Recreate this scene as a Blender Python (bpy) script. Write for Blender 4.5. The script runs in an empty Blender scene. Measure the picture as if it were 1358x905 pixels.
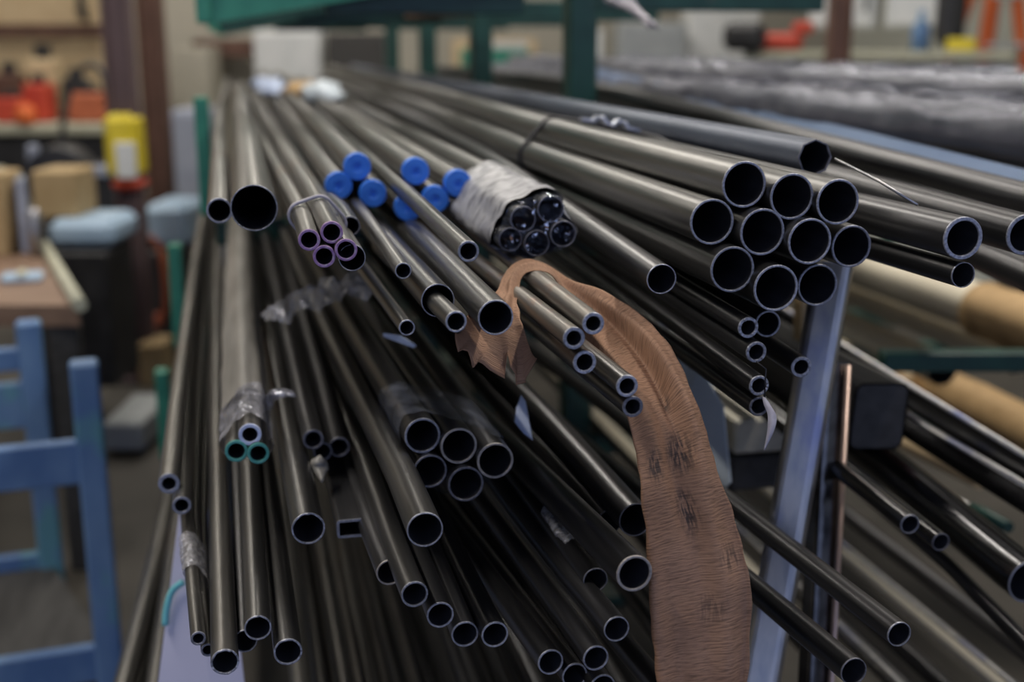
import bpy, math, random
from mathutils import Vector, Matrix, noise

# ------------------------------------------------------------------ camera
W, H, F = 1358.0, 905.0, 1600.0
VPX, VPY = 310.0, 60.0                     # where the long pipes (world +Y) vanish
CAM_H = 1.5
pitch = math.atan((H / 2 - VPY) / F)
yaw = math.atan(((W / 2 - VPX) / F) * math.cos(pitch))
sc = bpy.context.scene
COL = sc.collection
cam_d = bpy.data.cameras.new('camera')
cam = bpy.data.objects.new('camera', cam_d)
COL.objects.link(cam)
cam.location = (0, 0, CAM_H)
cam.rotation_euler = (math.pi / 2 - pitch, 0, -yaw)
cam_d.sensor_width = 36.0
cam_d.lens = F / W * 36.0
cam_d.clip_start = 0.05
cam_d.dof.use_dof = True
cam_d.dof.focus_distance = 1.17
cam_d.dof.aperture_fstop = 2.6
sc.camera = cam
CM = Matrix.Translation(cam.location) @ cam.rotation_euler.to_matrix().to_4x4()
CR = cam.rotation_euler.to_matrix()

# ------------------------------------------------------------------ world, lights, exposure
wd = bpy.data.worlds.new('sky')
sc.world = wd
wd.use_nodes = True
wd.node_tree.nodes['Background'].inputs[0].default_value = (0.52, 0.63, 1.0, 1)
wd.node_tree.nodes['Background'].inputs[1].default_value = 0.92
sc.view_settings.view_transform = 'Standard'
sc.view_settings.look = 'None'
sc.view_settings.gamma = 1.0
sc.view_settings.use_curve_mapping = False
sc.view_settings.exposure = -0.28

def area(name, loc, size, sy, power, color, rot=(0, 0, 0)):
    l = bpy.data.lights.new(name, 'AREA')
    l.shape = 'RECTANGLE'; l.size = size; l.size_y = sy
    l.energy = power; l.color = color
    o = bpy.data.objects.new(name, l)
    o.location = loc; o.rotation_euler = rot
    COL.objects.link(o)
    return o
WARM = (1.0, 0.94, 0.85)
area('ceiling_strip_lamp', (-1.6, 2.0, 4.3), 0.16, 4.0, 120, WARM)
area('ceiling_strip_lamp', (2.0, 2.4, 4.3), 0.16, 4.0, 140, WARM)
area('ceiling_strip_lamp', (-2.4, 7.4, 4.3), 0.6, 3.0, 26, WARM)
area('ceiling_strip_lamp', (2.4, 7.0, 4.3), 0.6, 3.0, 36, WARM)
area('ceiling_strip_lamp', (0.4, 7.3, 4.3), 0.30, 5.5, 125, WARM)
area('ceiling_strip_lamp', (-1.3, 7.3, 4.3), 0.2, 5.5, 60, WARM)

# ------------------------------------------------------------------ helpers
def P(px, py, z):
    return CM @ Vector(((px - W / 2) / F * z, (H / 2 - py) / F * z, -z))
def ray(px, py):
    return (CR @ Vector(((px - W / 2) / F, (H / 2 - py) / F, -1))).normalized()
def at_height(px, py, h):
    d = ray(px, py); t = (h - CAM_H) / d.z
    return Vector(cam.location) + d * t
def at_y(px, py, y):
    d = ray(px, py)
    return Vector(cam.location) + d * (y / d.y)

def obj(name, verts, faces, mat, parent=None, loc=None, smooth=False, mats=None, fmi=None):
    me = bpy.data.meshes.new(name)
    if loc is not None:
        L = Vector(loc); verts = [Vector(v) - L for v in verts]
    me.from_pydata([tuple(v) for v in verts], [], faces)
    me.update()
    for m in (mats or [mat]): me.materials.append(m)
    if fmi: me.polygons.foreach_set('material_index', fmi)
    if smooth is True:
        me.polygons.foreach_set('use_smooth', [True] * len(faces))
    elif smooth:
        me.polygons.foreach_set('use_smooth', smooth)
    o = bpy.data.objects.new(name, me)
    if loc is not None: o.location = loc
    COL.objects.link(o)
    if parent is not None:
        o.parent = parent
        pl = Vector(parent.location); g = parent.parent
        while g is not None: pl = pl + g.location; g = g.parent
        if loc is not None: o.location = Vector(loc) - pl
        else: o.location = -Vector(pl)
    return o
def tag(o, label, cat, group=None, kind=None):
    o['label'] = label; o['category'] = cat
    if group: o['group'] = group
    if kind: o['kind'] = kind
    return o
def thing(name, label, cat, loc, group=None):
    o = bpy.data.objects.new(name, None); o.location = loc
    o.empty_display_size = 0.05
    COL.objects.link(o)
    return tag(o, label, cat, group)
def struct(o):
    o['kind'] = 'structure'; return o

class MB:
    def __init__(s): s.v = []; s.f = []; s.sm = []
    def add(s, v, f, sm=False):
        b = len(s.v); s.v += [Vector(x) for x in v]
        s.f += [tuple(i + b for i in q) for q in f]; s.sm += [sm] * len(f); return s
    def box(s, c, size, rot=None, bev=0.0):
        hx, hy, hz = [q / 2 for q in size]
        if bev <= 0:
            v = [Vector((x, y, z)) for x in (-hx, hx) for y in (-hy, hy) for z in (-hz, hz)]
            f = [(0, 1, 3, 2), (4, 6, 7, 5), (0, 4, 5, 1), (2, 3, 7, 6), (0, 2, 6, 4), (1, 5, 7, 3)]
        else:
            b = min(bev, hx * .9, hy * .9, hz * .9)
            v = []; idx = {}
            for sx in (-1, 1):
                for sy in (-1, 1):
                    for sz in (-1, 1):
                        for a in range(3):
                            p = [sx * (hx - b), sy * (hy - b), sz * (hz - b)]
                            p[a] = (sx * hx, sy * hy, sz * hz)[a]
                            idx[(sx, sy, sz, a)] = len(v); v.append(Vector(p))
            f = []
            S = [(-1, -1), (1, -1), (1, 1), (-1, 1)]
            for a in range(3):
                o1, o2 = (a + 1) % 3, (a + 2) % 3
                for sa in (-1, 1):
                    q = []
                    for (s1, s2) in S:
                        k = [0, 0, 0]; k[a] = sa; k[o1] = s1; k[o2] = s2
                        q.append(idx[(*k, a)])
                    f.append(tuple(q if sa > 0 else q[::-1]))
                for s1 in (-1, 1):
                    for s2 in (-1, 1):
                        k = [0, 0, 0]; k[o1] = s1; k[o2] = s2
                        ka = list(k); kb = list(k); ka[a] = -1; kb[a] = 1
                        q = [idx[(*ka, o1)], idx[(*kb, o1)], idx[(*kb, o2)], idx[(*ka, o2)]]
                        f.append(tuple(q if s1 * s2 < 0 else q[::-1]))
            for sx in (-1, 1):
                for sy in (-1, 1):
                    for sz in (-1, 1):
                        q = [idx[(sx, sy, sz, a)] for a in range(3)]
                        f.append(tuple(q if sx * sy * sz > 0 else q[::-1]))
        if rot is not None: v = [rot @ p for p in v]
        c = Vector(c)
        return s.add([p + c for p in v], f)
    def tube(s, pts, r, n=10, caps=True):
        pts = [Vector(p) for p in pts]
        rs = r if isinstance(r, (list, tuple)) else [r] * len(pts)
        fr = frames(pts); v = []
        for p, (t, a, b), q in zip(pts, fr, rs):
            for k in range(n):
                w = 2 * math.pi * k / n
                v.append(p + a * (math.cos(w) * q) + b * (math.sin(w) * q))
        f = []
        for i in range(len(pts) - 1):
            for k in range(n):
                f.append((i * n + k, i * n + (k + 1) % n, (i + 1) * n + (k + 1) % n, (i + 1) * n + k))
        s.add(v, f, True)
        if caps:
            m = len(pts) - 1
            b = len(s.v) - len(v)
            s.f.append(tuple(b + k for k in range(n))[::-1]); s.sm.append(False)
            s.f.append(tuple(b + m * n + k for k in range(n))); s.sm.append(False)
        return s
    def build(s, name, mat, parent=None, loc=None):
        return obj(name, s.v, s.f, mat, parent, loc, smooth=s.sm)

def frames(pts):
    out = []; n = len(pts); a = None
    for i in range(n):
        t = (pts[min(i + 1, n - 1)] - pts[max(i - 1, 0)]).normalized()
        if a is None:
            up = Vector((0, 0, 1)) if abs(t.z) < .9 else Vector((1, 0, 0))
            a = (up - t * up.dot(t)).normalized()
        else:
            a = (a - t * a.dot(t)).normalized()
        out.append((t, a, t.cross(a)))
    return out
def catmull(pts, n=6):
    q = [pts[0] * 2 - pts[1]] + list(pts) + [pts[-1] * 2 - pts[-2]]
    out = []
    for i in range(1, len(q) - 2):
        for k in range(n):
            t = k / n
            out.append(.5 * (2 * q[i] + (q[i + 1] - q[i - 1]) * t + (2 * q[i - 1] - 5 * q[i] + 4 * q[i + 1] - q[i + 2]) * t * t
                             + (3 * q[i] - q[i - 1] - 3 * q[i + 1] + q[i + 2]) * t ** 3))
    out.append(pts[-1]); return out

# ------------------------------------------------------------------ materials
def mat(name, c1, c2=None, rough=.5, metal=0., scale=(8, 8, 8), detail=4, bump=0., bscale=None, rvar=0., lo=.35, hi=.65,
        objvar=0., c3=None, c3lo=.62, c3hi=.72, c3scale=None, spec=.5, coords='Object', coat=0.):
    m = bpy.data.materials.new(name); m.use_nodes = True
    nt = m.node_tree; N = nt.nodes; L = nt.links
    b = N['Principled BSDF']
    b.inputs['Roughness'].default_value = rough; b.inputs['Metallic'].default_value = metal
    b.inputs['Specular IOR Level'].default_value = spec
    b.inputs['Coat Weight'].default_value = coat
    tc = N.new('ShaderNodeTexCoord'); mp = N.new('ShaderNodeMapping'); mp.inputs['Scale'].default_value = scale
    L.new(tc.outputs[coords], mp.inputs[0])
    oi = N.new('ShaderNodeObjectInfo')
    ad = N.new('ShaderNodeVectorMath'); ad.operation = 'ADD'
    cb = N.new('ShaderNodeMath'); cb.operation = 'MULTIPLY'; cb.inputs[1].default_value = 37.0
    L.new(oi.outputs['Random'], cb.inputs[0]); L.new(mp.outputs[0], ad.inputs[0]); L.new(cb.outputs[0], ad.inputs[1])
    nz = N.new('ShaderNodeTexNoise'); nz.inputs['Scale'].default_value = 1.0; nz.inputs['Detail'].default_value = detail
    L.new(ad.outputs[0], nz.inputs['Vector'])
    rp = N.new('ShaderNodeValToRGB')
    rp.color_ramp.elements[0].position = lo; rp.color_ramp.elements[1].position = hi
    rp.color_ramp.elements[0].color = (*c1, 1); rp.color_ramp.elements[1].color = (*(c2 or c1), 1)
    L.new(nz.outputs['Fac'], rp.inputs[0])
    out = rp.outputs[0]
    if c3:
        n2 = N.new('ShaderNodeTexNoise'); n2.inputs['Scale'].default_value = 1.0; n2.inputs['Detail'].default_value = 5
        mp2 = N.new('ShaderNodeMapping'); mp2.inputs['Scale'].default_value = c3scale or scale; mp2.inputs['Location'].default_value = (3, 7, 1)
        L.new(tc.outputs[coords], mp2.inputs[0]); L.new(mp2.outputs[0], n2.inputs['Vector'])
        r2 = N.new('ShaderNodeMapRange'); r2.inputs[1].default_value = c3lo; r2.inputs[2].default_value = c3hi
        L.new(n2.outputs['Fac'], r2.inputs[0])
        mx = N.new('ShaderNodeMix'); mx.data_type = 'RGBA'
        L.new(r2.outputs[0], mx.inputs[0]); L.new(out, mx.inputs[6]); mx.inputs[7].default_value = (*c3, 1); out = mx.outputs[2]
    if objvar:
        mr = N.new('ShaderNodeMapRange'); mr.inputs[3].default_value = 1 - objvar; mr.inputs[4].default_value = 1 + objvar
        L.new(oi.outputs['Random'], mr.inputs[0])
        hs = N.new('ShaderNodeHueSaturation'); L.new(mr.outputs[0], hs.inputs['Value']); L.new(out, hs.inputs['Color']); out = hs.outputs[0]
    L.new(out, b.inputs['Base Color'])
    if rvar:
        r3 = N.new('ShaderNodeMapRange'); r3.inputs[3].default_value = rough - rvar; r3.inputs[4].default_value = rough + rvar
        L.new(nz.outputs['Fac'], r3.inputs[0]); L.new(r3.outputs[0], b.inputs['Roughness'])
    if bump:
        bp = N.new('ShaderNodeBump'); bp.inputs['Strength'].default_value = bump; bp.inputs['Distance'].default_value = .002
        if bscale:
            n4 = N.new('ShaderNodeTexNoise'); n4.inputs['Scale'].default_value = 1.0; n4.inputs['Detail'].default_value = 4
            mp4 = N.new('ShaderNodeMapping'); mp4.inputs['Scale'].default_value = bscale
            L.new(tc.outputs[coords], mp4.inputs[0]); L.new(mp4.outputs[0], n4.inputs['Vector']); L.new(n4.outputs['Fac'], bp.inputs['Height'])
        else:
            L.new(nz.outputs['Fac'], bp.inputs['Height'])
        L.new(bp.outputs[0], b.inputs['Normal'])
    return m

def film(name, color, alpha, rough=.12, bump=.6, scale=40, spec_mix=.35, detail=3, speck=None):
    """thin plastic film: part clear, part milky, with a glossy crinkled sheen"""
    m = bpy.data.materials.new(name); m.use_nodes = True
    nt = m.node_tree; N = nt.nodes; L = nt.links
    for n in list(N): N.remove(n)
    o = N.new('ShaderNodeOutputMaterial')
    tr = N.new('ShaderNodeBsdfTransparent'); tr.inputs[0].default_value = (.96, .97, 1, 1)
    df = N.new('ShaderNodeBsdfDiffuse'); df.inputs[0].default_value = (*color, 1)
    gl = N.new('ShaderNodeBsdfGlossy'); gl.inputs['Roughness'].default_value = rough; gl.inputs[0].default_value = (.85, .88, 1, 1)
    tc = N.new('ShaderNodeTexCoord'); nz = N.new('ShaderNodeTexNoise'); nz.inputs['Scale'].default_value = scale; nz.inputs['Detail'].default_value = detail
    L.new(tc.outputs['Object'], nz.inputs['Vector'])
    bp = N.new('ShaderNodeBump'); bp.inputs['Strength'].default_value = bump; bp.inputs['Distance'].default_value = .01
    L.new(nz.outputs['Fac'], bp.inputs['Height'])
    L.new(bp.outputs[0], gl.inputs['Normal']); L.new(bp.outputs[0], df.inputs['Normal'])
    mr = N.new('ShaderNodeMapRange'); mr.inputs[1].default_value = .35; mr.inputs[2].default_value = .7
    mr.inputs[3].default_value = max(0, alpha - .2); mr.inputs[4].default_value = min(1, alpha + .2)
    L.new(nz.outputs['Fac'], mr.inputs[0])
    m1 = N.new('ShaderNodeMixShader'); L.new(mr.outputs[0], m1.inputs[0]); L.new(tr.outputs[0], m1.inputs[1]); L.new(df.outputs[0], m1.inputs[2])
    m2 = N.new('ShaderNodeMixShader'); m2.inputs[0].default_value = spec_mix
    L.new(m1.outputs[0], m2.inputs[1]); L.new(gl.outputs[0], m2.inputs[2])
    if speck:
        n2 = N.new('ShaderNodeTexNoise'); n2.inputs['Scale'].default_value = speck[0]; n2.inputs['Detail'].default_value = 2
        mp = N.new('ShaderNodeMapping'); mp.inputs['Scale'].default_value = (1.6, 1, .7); L.new(tc.outputs['Object'], mp.inputs[0]); L.new(mp.outputs[0], n2.inputs['Vector'])
        r2 = N.new('ShaderNodeMapRange'); r2.inputs[1].default_value = speck[1]; r2.inputs[2].default_value = speck[1] + .1
        r2.inputs[3].default_value = spec_mix; r2.inputs[4].default_value = speck[2]
        L.new(n2.outputs['Fac'], r2.inputs[0]); L.new(r2.outputs[0], m2.inputs[0])
    L.new(m2.outputs[0], o.inputs[0])
    return m

PS = (60, 2.5, 60)
M = {
 'steel': mat('mill_steel', (.105, .103, .102), (.20, .195, .188), .34, .88, PS, 5, bump=.12, rvar=.10, objvar=.22, c3=(.12, .085, .06), c3lo=.64, c3hi=.8, c3scale=(25, 5, 25)),
 'dark': mat('oiled_steel', (.062, .062, .067), (.13, .128, .133), .33, .86, PS, 5, bump=.12, rvar=.10, objvar=.2),
 'warm': mat('dusty_steel', (.13, .125, .118), (.225, .215, .20), .38, .82, PS, 5, bump=.12, rvar=.10, objvar=.12, c3=(.16, .11, .07), c3lo=.6, c3hi=.75, c3scale=(20, 4, 20)),
 'rusty': mat('rust_marked_steel', (.15, .138, .127), (.235, .215, .19), .40, .8, PS, 5, bump=.06, rvar=.10, c3=(.24, .11, .06), c3lo=.55, c3hi=.72, c3scale=(45, 18, 45)),
 'polished': mat('polished_dark_steel', (.09, .09, .095), (.15, .15, .155), .2, .95, PS, 4, rvar=.06),
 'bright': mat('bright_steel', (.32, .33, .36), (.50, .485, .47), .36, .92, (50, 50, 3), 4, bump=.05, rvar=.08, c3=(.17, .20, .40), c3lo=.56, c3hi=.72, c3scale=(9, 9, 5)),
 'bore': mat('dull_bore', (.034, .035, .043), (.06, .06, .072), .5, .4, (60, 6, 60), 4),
 'copper': mat('copper_edge_highlight', (.50, .36, .30), (.62, .46, .39), .35, .7, (20, 20, 4), 4),  # colour of the highlight on the upright bar's edge
 'rim': mat('saw_cut_steel', (.27, .28, .33), (.46, .47, .54), .42, .55, (400, 400, 400), 3, bump=.3, rvar=.12, objvar=.15),
 'rim_dull': mat('dull_cut_steel', (.12, .12, .145), (.23, .23, .265), .5, .5, (300, 300, 300), 3, bump=.3, rvar=.1, objvar=.2),
 'rim_tan': mat('tan_cut_steel', (.33, .30, .28), (.48, .445, .42), .5, .4, (300, 300, 300), 3, bump=.3, rvar=.1),
 'purple': mat('purple_paint', (.30, .16, .36), (.48, .30, .52), .5, 0, (250, 250, 250), 3, bump=.3, c3=(.5, .48, .55), c3lo=.58, c3hi=.7, c3scale=(300, 300, 300)),
 'greenpaint': mat('green_end_paint', (.06, .30, .26), (.12, .42, .36), .45, 0, (120, 120, 120)),
 'whitepaint': mat('pale_blue_end_paint', (.55, .62, .85), (.7, .76, .95), .45, 0, (120, 120, 120)),
 'blue': mat('blue_plastic', (.03, .19, .80), (.05, .25, .92), .42, 0, (60, 60, 60), bump=.15, c3=(.02, .06, .25), c3lo=.66, c3hi=.8, c3scale=(90, 90, 90)),
 'green': mat('green_rack_paint', (.008, .042, .034), (.013, .06, .048), .42, 0, (14, 14, 14), bump=.1, c3=(.05, .06, .05), c3lo=.66, c3hi=.72),
 'greenlt': mat('lit_rack_and_panel_green', (.03, .20, .14), (.05, .28, .19), .4, 0, (14, 14, 14), bump=.1),  # light on the left rack parts put into the green; board panel shares it
 'kraft': None,
 'timber': mat('pale_timber', (.56, .53, .44), (.66, .62, .52), .7, 0, (60, 6, 60), bump=.2),
 'timberdk': mat('dark_timber', (.035, .033, .032), (.06, .057, .055), .7, 0, (40, 6, 40), bump=.2),
 'cream': mat('cream_cardboard_tube', (.60, .54, .42), (.70, .64, .50), .6, 0, (9, 3, 9)),
 'brownpaper': mat('brown_paper', (.40, .26, .12), (.50, .33, .16), .7, 0, (20, 20, 20), bump=.3),
 'whiteplastic': mat('pale_plastic_sheet', (.50, .58, .66), (.60, .67, .74), .4, 0, (9, 9, 9)),
 'lavender': mat('lavender_white_sheet', (.50, .50, .66), (.58, .58, .74), .5, 0, (5, 5, 5)),
 'cyan': mat('cyan_stripe', (.15, .55, .62), (.2, .62, .68), .5, 0),
 'strap': mat('grey_strap', (.38, .36, .42), (.5, .48, .55), .5, 0, (100, 100, 100)),
 'bandblk': mat('black_band', (.012, .012, .018), (.03, .03, .04), .35, .2),
 'clip': mat('zinc_clip', (.55, .58, .68), (.7, .72, .8), .35, .7, (90, 90, 90)),
 'black': mat('black_enamel', (.012, .012, .014), (.03, .03, .034), .45, 0),
 'concrete': mat('concrete', (.04, .036, .03), (.07, .062, .052), .7, 0, (3, 3, 3), 6, bump=.15, c3=(.05, .045, .04), c3lo=.55, c3hi=.68, c3scale=(1.2, 1.2, 1.2)),
 'wall': mat('painted_wall', (.40, .375, .31), (.47, .44, .37), .8, 0, (2, 2, 2)),
 'sheet': mat('corrugated_sheet', (.52, .53, .47), (.60, .61, .54), .55, .1, (2, 2, 2)),
 'ceil': mat('ceiling_paint', (.13, .13, .135), (.17, .17, .175), .9, 0),
 'ply': mat('plywood', (.62, .46, .27), (.70, .54, .33), .7, 0, (3, 20, 20), bump=.1),
 'brown': mat('brown_paint', (.10, .05, .035), (.14, .07, .05), .6, 0),
 'redbrown': mat('column_primer', (.105, .07, .075), (.15, .10, .105), .6, 0, (10, 10, 3)),
 'yellow': mat('yellow_vinyl', (.70, .55, .03), (.80, .64, .05), .5, 0),
 'white': mat('white_enamel', (.66, .68, .68), (.74, .75, .75), .5, 0),
 'grey': mat('grey_enamel', (.30, .32, .33), (.36, .38, .39), .5, 0),
 'greyblue': mat('grey_blue_enamel', (.30, .33, .42), (.36, .39, .48), .5, 0),
 'red': mat('red_enamel', (.50, .05, .03), (.60, .08, .04), .5, 0),
 'orange': mat('orange_plastic', (.75, .14, .03), (.85, .20, .05), .45, 0),
 'hose': mat('orange_hose', (.42, .11, .05), (.52, .15, .07), .5, 0),
 'cartblue': mat('worn_blue_paint', (.09, .18, .37), (.17, .29, .48), .5, 0, (9, 9, 5), bump=.1, c3=(.12, .30, .36), c3lo=.56, c3hi=.66, c3scale=(7, 7, 4)),
 'ltblue': mat('pale_blue_plastic', (.34, .48, .64), (.42, .56, .72), .4, 0),
 'woodtop': mat('worn_bench_wood', (.17, .10, .065), (.26, .165, .11), .6, 0, (4, 30, 30), bump=.15),
 'benchtop': mat('pale_bench_top', (.42, .42, .32), (.50, .49, .38), .6, 0),
 'card': mat('cardboard', (.40, .28, .14), (.47, .34, .18), .75, 0),
 'pink': mat('pink_plastic', (.50, .22, .20), (.56, .27, .24), .5, 0),
 'scrapblue': mat('pale_blue_scrap', (.42, .52, .75), (.55, .64, .85), .4, 0),
 'inkgrey': mat('grey_print', (.10, .10, .12), (.16, .16, .18), .6, 0),
 'sleeve': mat('printed_paper_sleeve', (.30, .30, .33), (.46, .46, .48), .45, 0, (60, 8, 60), 5, bump=.5, c3=(.13, .13, .15), c3lo=.56, c3hi=.60, c3scale=(30, 130, 30)),
 'greysleeve': mat('grey_film_sleeve', (.20, .19, .175), (.34, .325, .30), .38, 0, (30, 4, 30), 5, bump=.4, bscale=(80, 20, 80)),
 'wrapdark': mat('dark_wrapped_film', (.085, .085, .105), (.13, .13, .15), .36, 0, (14, 6, 14), 5, bump=.5, bscale=(16, 8, 16), spec=.8, rvar=.1),
 'bluefilm': mat('blue_film_steel', (.20, .29, .48), (.27, .37, .57), .4, .3, (10, 2, 10), 4, c3=(.06, .08, .22), c3lo=.6, c3hi=.7, c3scale=(14, 3, 14)),
 'bluegrey': mat('blue_grey_tube', (.075, .09, .13), (.11, .13, .18), .42, .5, (20, 3, 20)),
 'scrapmetal': mat('tattered_foil', (.22, .21, .25), (.40, .38, .42), .4, .4, (60, 60, 60), bump=.4),
 'film': film('clear_film', (.30, .33, .42), .12, .16, .45, 30, .12),
 'filmtape': film('crinkled_tape', (.55, .54, .56), .50, .2, .9, 120, .22),
 'filmcrumple': film('crumpled_film', (.55, .55, .62), .34, .15, 1.0, 45, .14, 3, (60, .55, .6)),
 'filmover': film('loose_clear_film', (.30, .30, .34), .14, .20, .7, 14, .075),
 'filmend': film('shiny_end_film', (.10, .12, .18), .0, .06, 1.0, 60, .012, 2, (95, .58, .75)),
}
def kraft():
    m = mat('crepe_kraft_paper', (.29, .155, .09), (.39, .22, .135), .75, 0, (14, 14, 14), 5)
    nt = m.node_tree; N = nt.nodes; L = nt.links; b = N['Principled BSDF']
    uv = N.new('ShaderNodeUVMap'); uv.uv_map = 'UVMap'
    mp = N.new('ShaderNodeMapping'); mp.inputs['Scale'].default_value = (3.0, 215, 1); L.new(uv.outputs[0], mp.inputs[0])
    nz = N.new('ShaderNodeTexNoise'); nz.inputs['Scale'].default_value = 2.2; nz.inputs['Detail'].default_value = 4; nz.inputs['Distortion'].default_value = .12
    L.new(mp.outputs[0], nz.inputs['Vector'])
    bp = N.new('ShaderNodeBump'); bp.inputs['Strength'].default_value = 1.0; bp.inputs['Distance'].default_value = .0014
    L.new(nz.outputs['Fac'], bp.inputs['Height']); L.new(bp.outputs[0], b.inputs['Normal'])
    # dark oily rub marks with a woven look, at fixed places on the strip
    old = b.inputs['Base Color'].links[0].from_socket
    wv = N.new('ShaderNodeTexNoise'); wv.inputs['Scale'].default_value = 1
    mpw = N.new('ShaderNodeMapping'); mpw.inputs['Scale'].default_value = (34, 60, 1); L.new(uv.outputs[0], mpw.inputs[0]); L.new(mpw.outputs[0], wv.inputs['Vector'])
    fac = None
    for (u, v, ru, rv, k) in [(.60, .730, .20, .030, 1.), (.22, .738, .13, .024, .95), (.52, .797, .13, .030, 1.), (.84, .85, .14, .016, .7), (.6, .90, .16, .018, .5), (.62, .665, .10, .016, .7)]:
        sp = N.new('ShaderNodeVectorMath'); sp.operation = 'SUBTRACT'; L.new(uv.outputs[0], sp.inputs[0]); sp.inputs[1].default_value = (u, v, 0)
        dv = N.new('ShaderNodeVectorMath'); dv.operation = 'DIVIDE'; L.new(sp.outputs[0], dv.inputs[0]); dv.inputs[1].default_value = (ru, rv, 1)
        ln = N.new('ShaderNodeVectorMath'); ln.operation = 'LENGTH'; L.new(dv.outputs[0], ln.inputs[0])
        mr = N.new('ShaderNodeMapRange'); mr.inputs[1].default_value = 1.1; mr.inputs[2].default_value = .4; mr.inputs[4].default_value = k
        L.new(ln.outputs['Value'], mr.inputs[0])
        if fac is None: fac = mr.outputs[0]
        else:
            mm = N.new('ShaderNodeMath'); mm.operation = 'MAXIMUM'; L.new(fac, mm.inputs[0]); L.new(mr.outputs[0], mm.inputs[1]); fac = mm.outputs[0]
    th = N.new('ShaderNodeMapRange'); th.inputs[1].default_value = .44; th.inputs[2].default_value = .54; L.new(wv.outputs['Fac'], th.inputs[0])
    ml = N.new('ShaderNodeMath'); ml.operation = 'MULTIPLY'; L.new(fac, ml.inputs[0]); L.new(th.outputs[0], ml.inputs[1])
    m8 = N.new('ShaderNodeMath'); m8.operation = 'MULTIPLY'; L.new(ml.outputs[0], m8.inputs[0]); m8.inputs[1].default_value = .85
    mx = N.new('ShaderNodeMix'); mx.data_type = 'RGBA'; L.new(m8.outputs[0], mx.inputs[0]); L.new(old, mx.inputs[6]); mx.inputs[7].default_value = (.035, .028, .028, 1)
    # darker crepe furrows
    rp = N.new('ShaderNodeMapRange'); rp.inputs[1].default_value = .3; rp.inputs[2].default_value = .52; rp.inputs[3].default_value = .62; rp.inputs[4].default_value = 1.08
    L.new(nz.outputs['Fac'], rp.inputs[0])
    hs = N.new('ShaderNodeHueSaturation'); L.new(rp.outputs[0], hs.inputs['Value']); L.new(mx.outputs[2], hs.inputs['Color'])
    L.new(hs.outputs[0], b.inputs['Base Color'])
    return m
M['kraft'] = kraft()

# ------------------------------------------------------------------ the room
XL, XR, YB, YF, ZC = -5.0, 5.6, 10.6, -3.0, 4.6
struct(obj('floor', [(XL, YF - 6, 0), (XR, YF - 6, 0), (XR, YB, 0), (XL, YB, 0)], [(0, 1, 2, 3)], M['concrete']))
struct(obj('ceiling', [(XL, YF, ZC), (XL, YB, ZC), (XR, YB, ZC), (XR, YF, ZC)], [(0, 1, 2, 3)], M['ceil']))
struct(obj('wall_back', [(XL, YB, 0), (XR, YB, 0), (XR, YB, ZC), (XL, YB, ZC)], [(0, 1, 2, 3)], M['wall']))
struct(obj('wall_left', [(XL, YF, 0), (XL, YB, 0), (XL, YB, ZC), (XL, YF, ZC)], [(0, 1, 2, 3)], M['wall']))
v = []; f = []; y = YF; k = 0
while y < YB:                                   # trapezoid ribs
    for dy, dx in ((0, 0), (.10, 0), (.125, -.035), (.185, -.035)):
        if y + dy <= YB: v += [(XR + dx, y + dy, 0), (XR + dx, y + dy, ZC)]
    y += .21
for i in range(len(v) // 2 - 1): f.append((2 * i, 2 * i + 1, 2 * i + 3, 2 * i + 2))
struct(obj('wall_right', v, f, M['sheet']))

# ------------------------------------------------------------------ storage rack: a row of green posts with arms on both sides
PX = 0.86
rack_y = [3.05, 4.35, 5.6, 6.9]
LEVELS = [(1.08, -.067, 1.55), (.80, -.150, 2.5), (.46, -.201, 2.55)]
STOPS = [(1.10, 1.38), (.775, 1.03), (.485, .715)]
for i, y in enumerate(rack_y):
    which = ['green rack upright standing closest to the pipe ends', 'second green rack upright behind the first one',
             'third green rack upright along the pipes', 'last green rack upright at the far pipe ends'][i]
    t = thing('rack_frame', which, 'rack', (PX, y, 0), 'green uprights of the pipe rack')
    MB().box((PX, y, 1.25), (.075, .075, 2.5), bev=.006).build('post', M['green'], t)
    MB().box((PX, y, .012), (.26, .26, .024), bev=.003).build('base_plate', M['green'], t)
    for j, (h, x0, x1) in enumerate(LEVELS):
        if i: x0 += .3
        MB().box(((x0 + PX - .0375) / 2, y, h - .03), (PX - .0375 - x0, .05, .06), bev=.004).build('arm', M['green'], t)
        hr = h if j != 1 else .665
        MB().box(((x1 + PX + .0375) / 2, y, hr - .03), (x1 - PX - .0375, .05, .06), bev=.004).build('arm', M['green'], t)
        hs = (.30, .27, .24)[j]
        if i == 0: MB().box((x0 - .016, y - .03, sum(STOPS[j]) / 2), (.034, .05, STOPS[j][1] - STOPS[j][0]), bev=.004).build('end_stop', M['greenlt'], t)
        MB().box((x1 + .016, y, hr + hs / 2 - .075), (.032, .055, hs), bev=.004).build('end_stop', M['green'], t)
    # top arms: the left one deepens towards the tip
    b = MB(); xa, xb = -.06, PX - .0375
    pr = [(xa, 1.548), (xb, 1.70), (xb, 1.76), (xa, 1.76)]
    b.add([(x, y - .03, z) for x, z in pr] + [(x, y + .03, z) for x, z in pr],
          [(0, 1, 2, 3), (7, 6, 5, 4), (0, 4, 5, 1), (1, 5, 6, 2), (2, 6, 7, 3), (3, 7, 4, 0)])
    b.build('top_arm', M['greenlt' if i == 0 else 'green'], t)  # nearest left arm gets its light from the lighter green
    MB().box((xa - .005, y - .01, 1.70), (.035, .07, .30), bev=.004).build('end_stop', M['greenlt'], t)
    MB().box((PX + .0375 + .31, y, 1.585 + .035), (.62, .055, .07), bev=.004).build('top_arm', M['green'], t)
    MB().box((PX - .0375 - .35, y + .04, 1.60), (.5, .03, .05), bev=.004).build('brace', M['green'], t)

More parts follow.
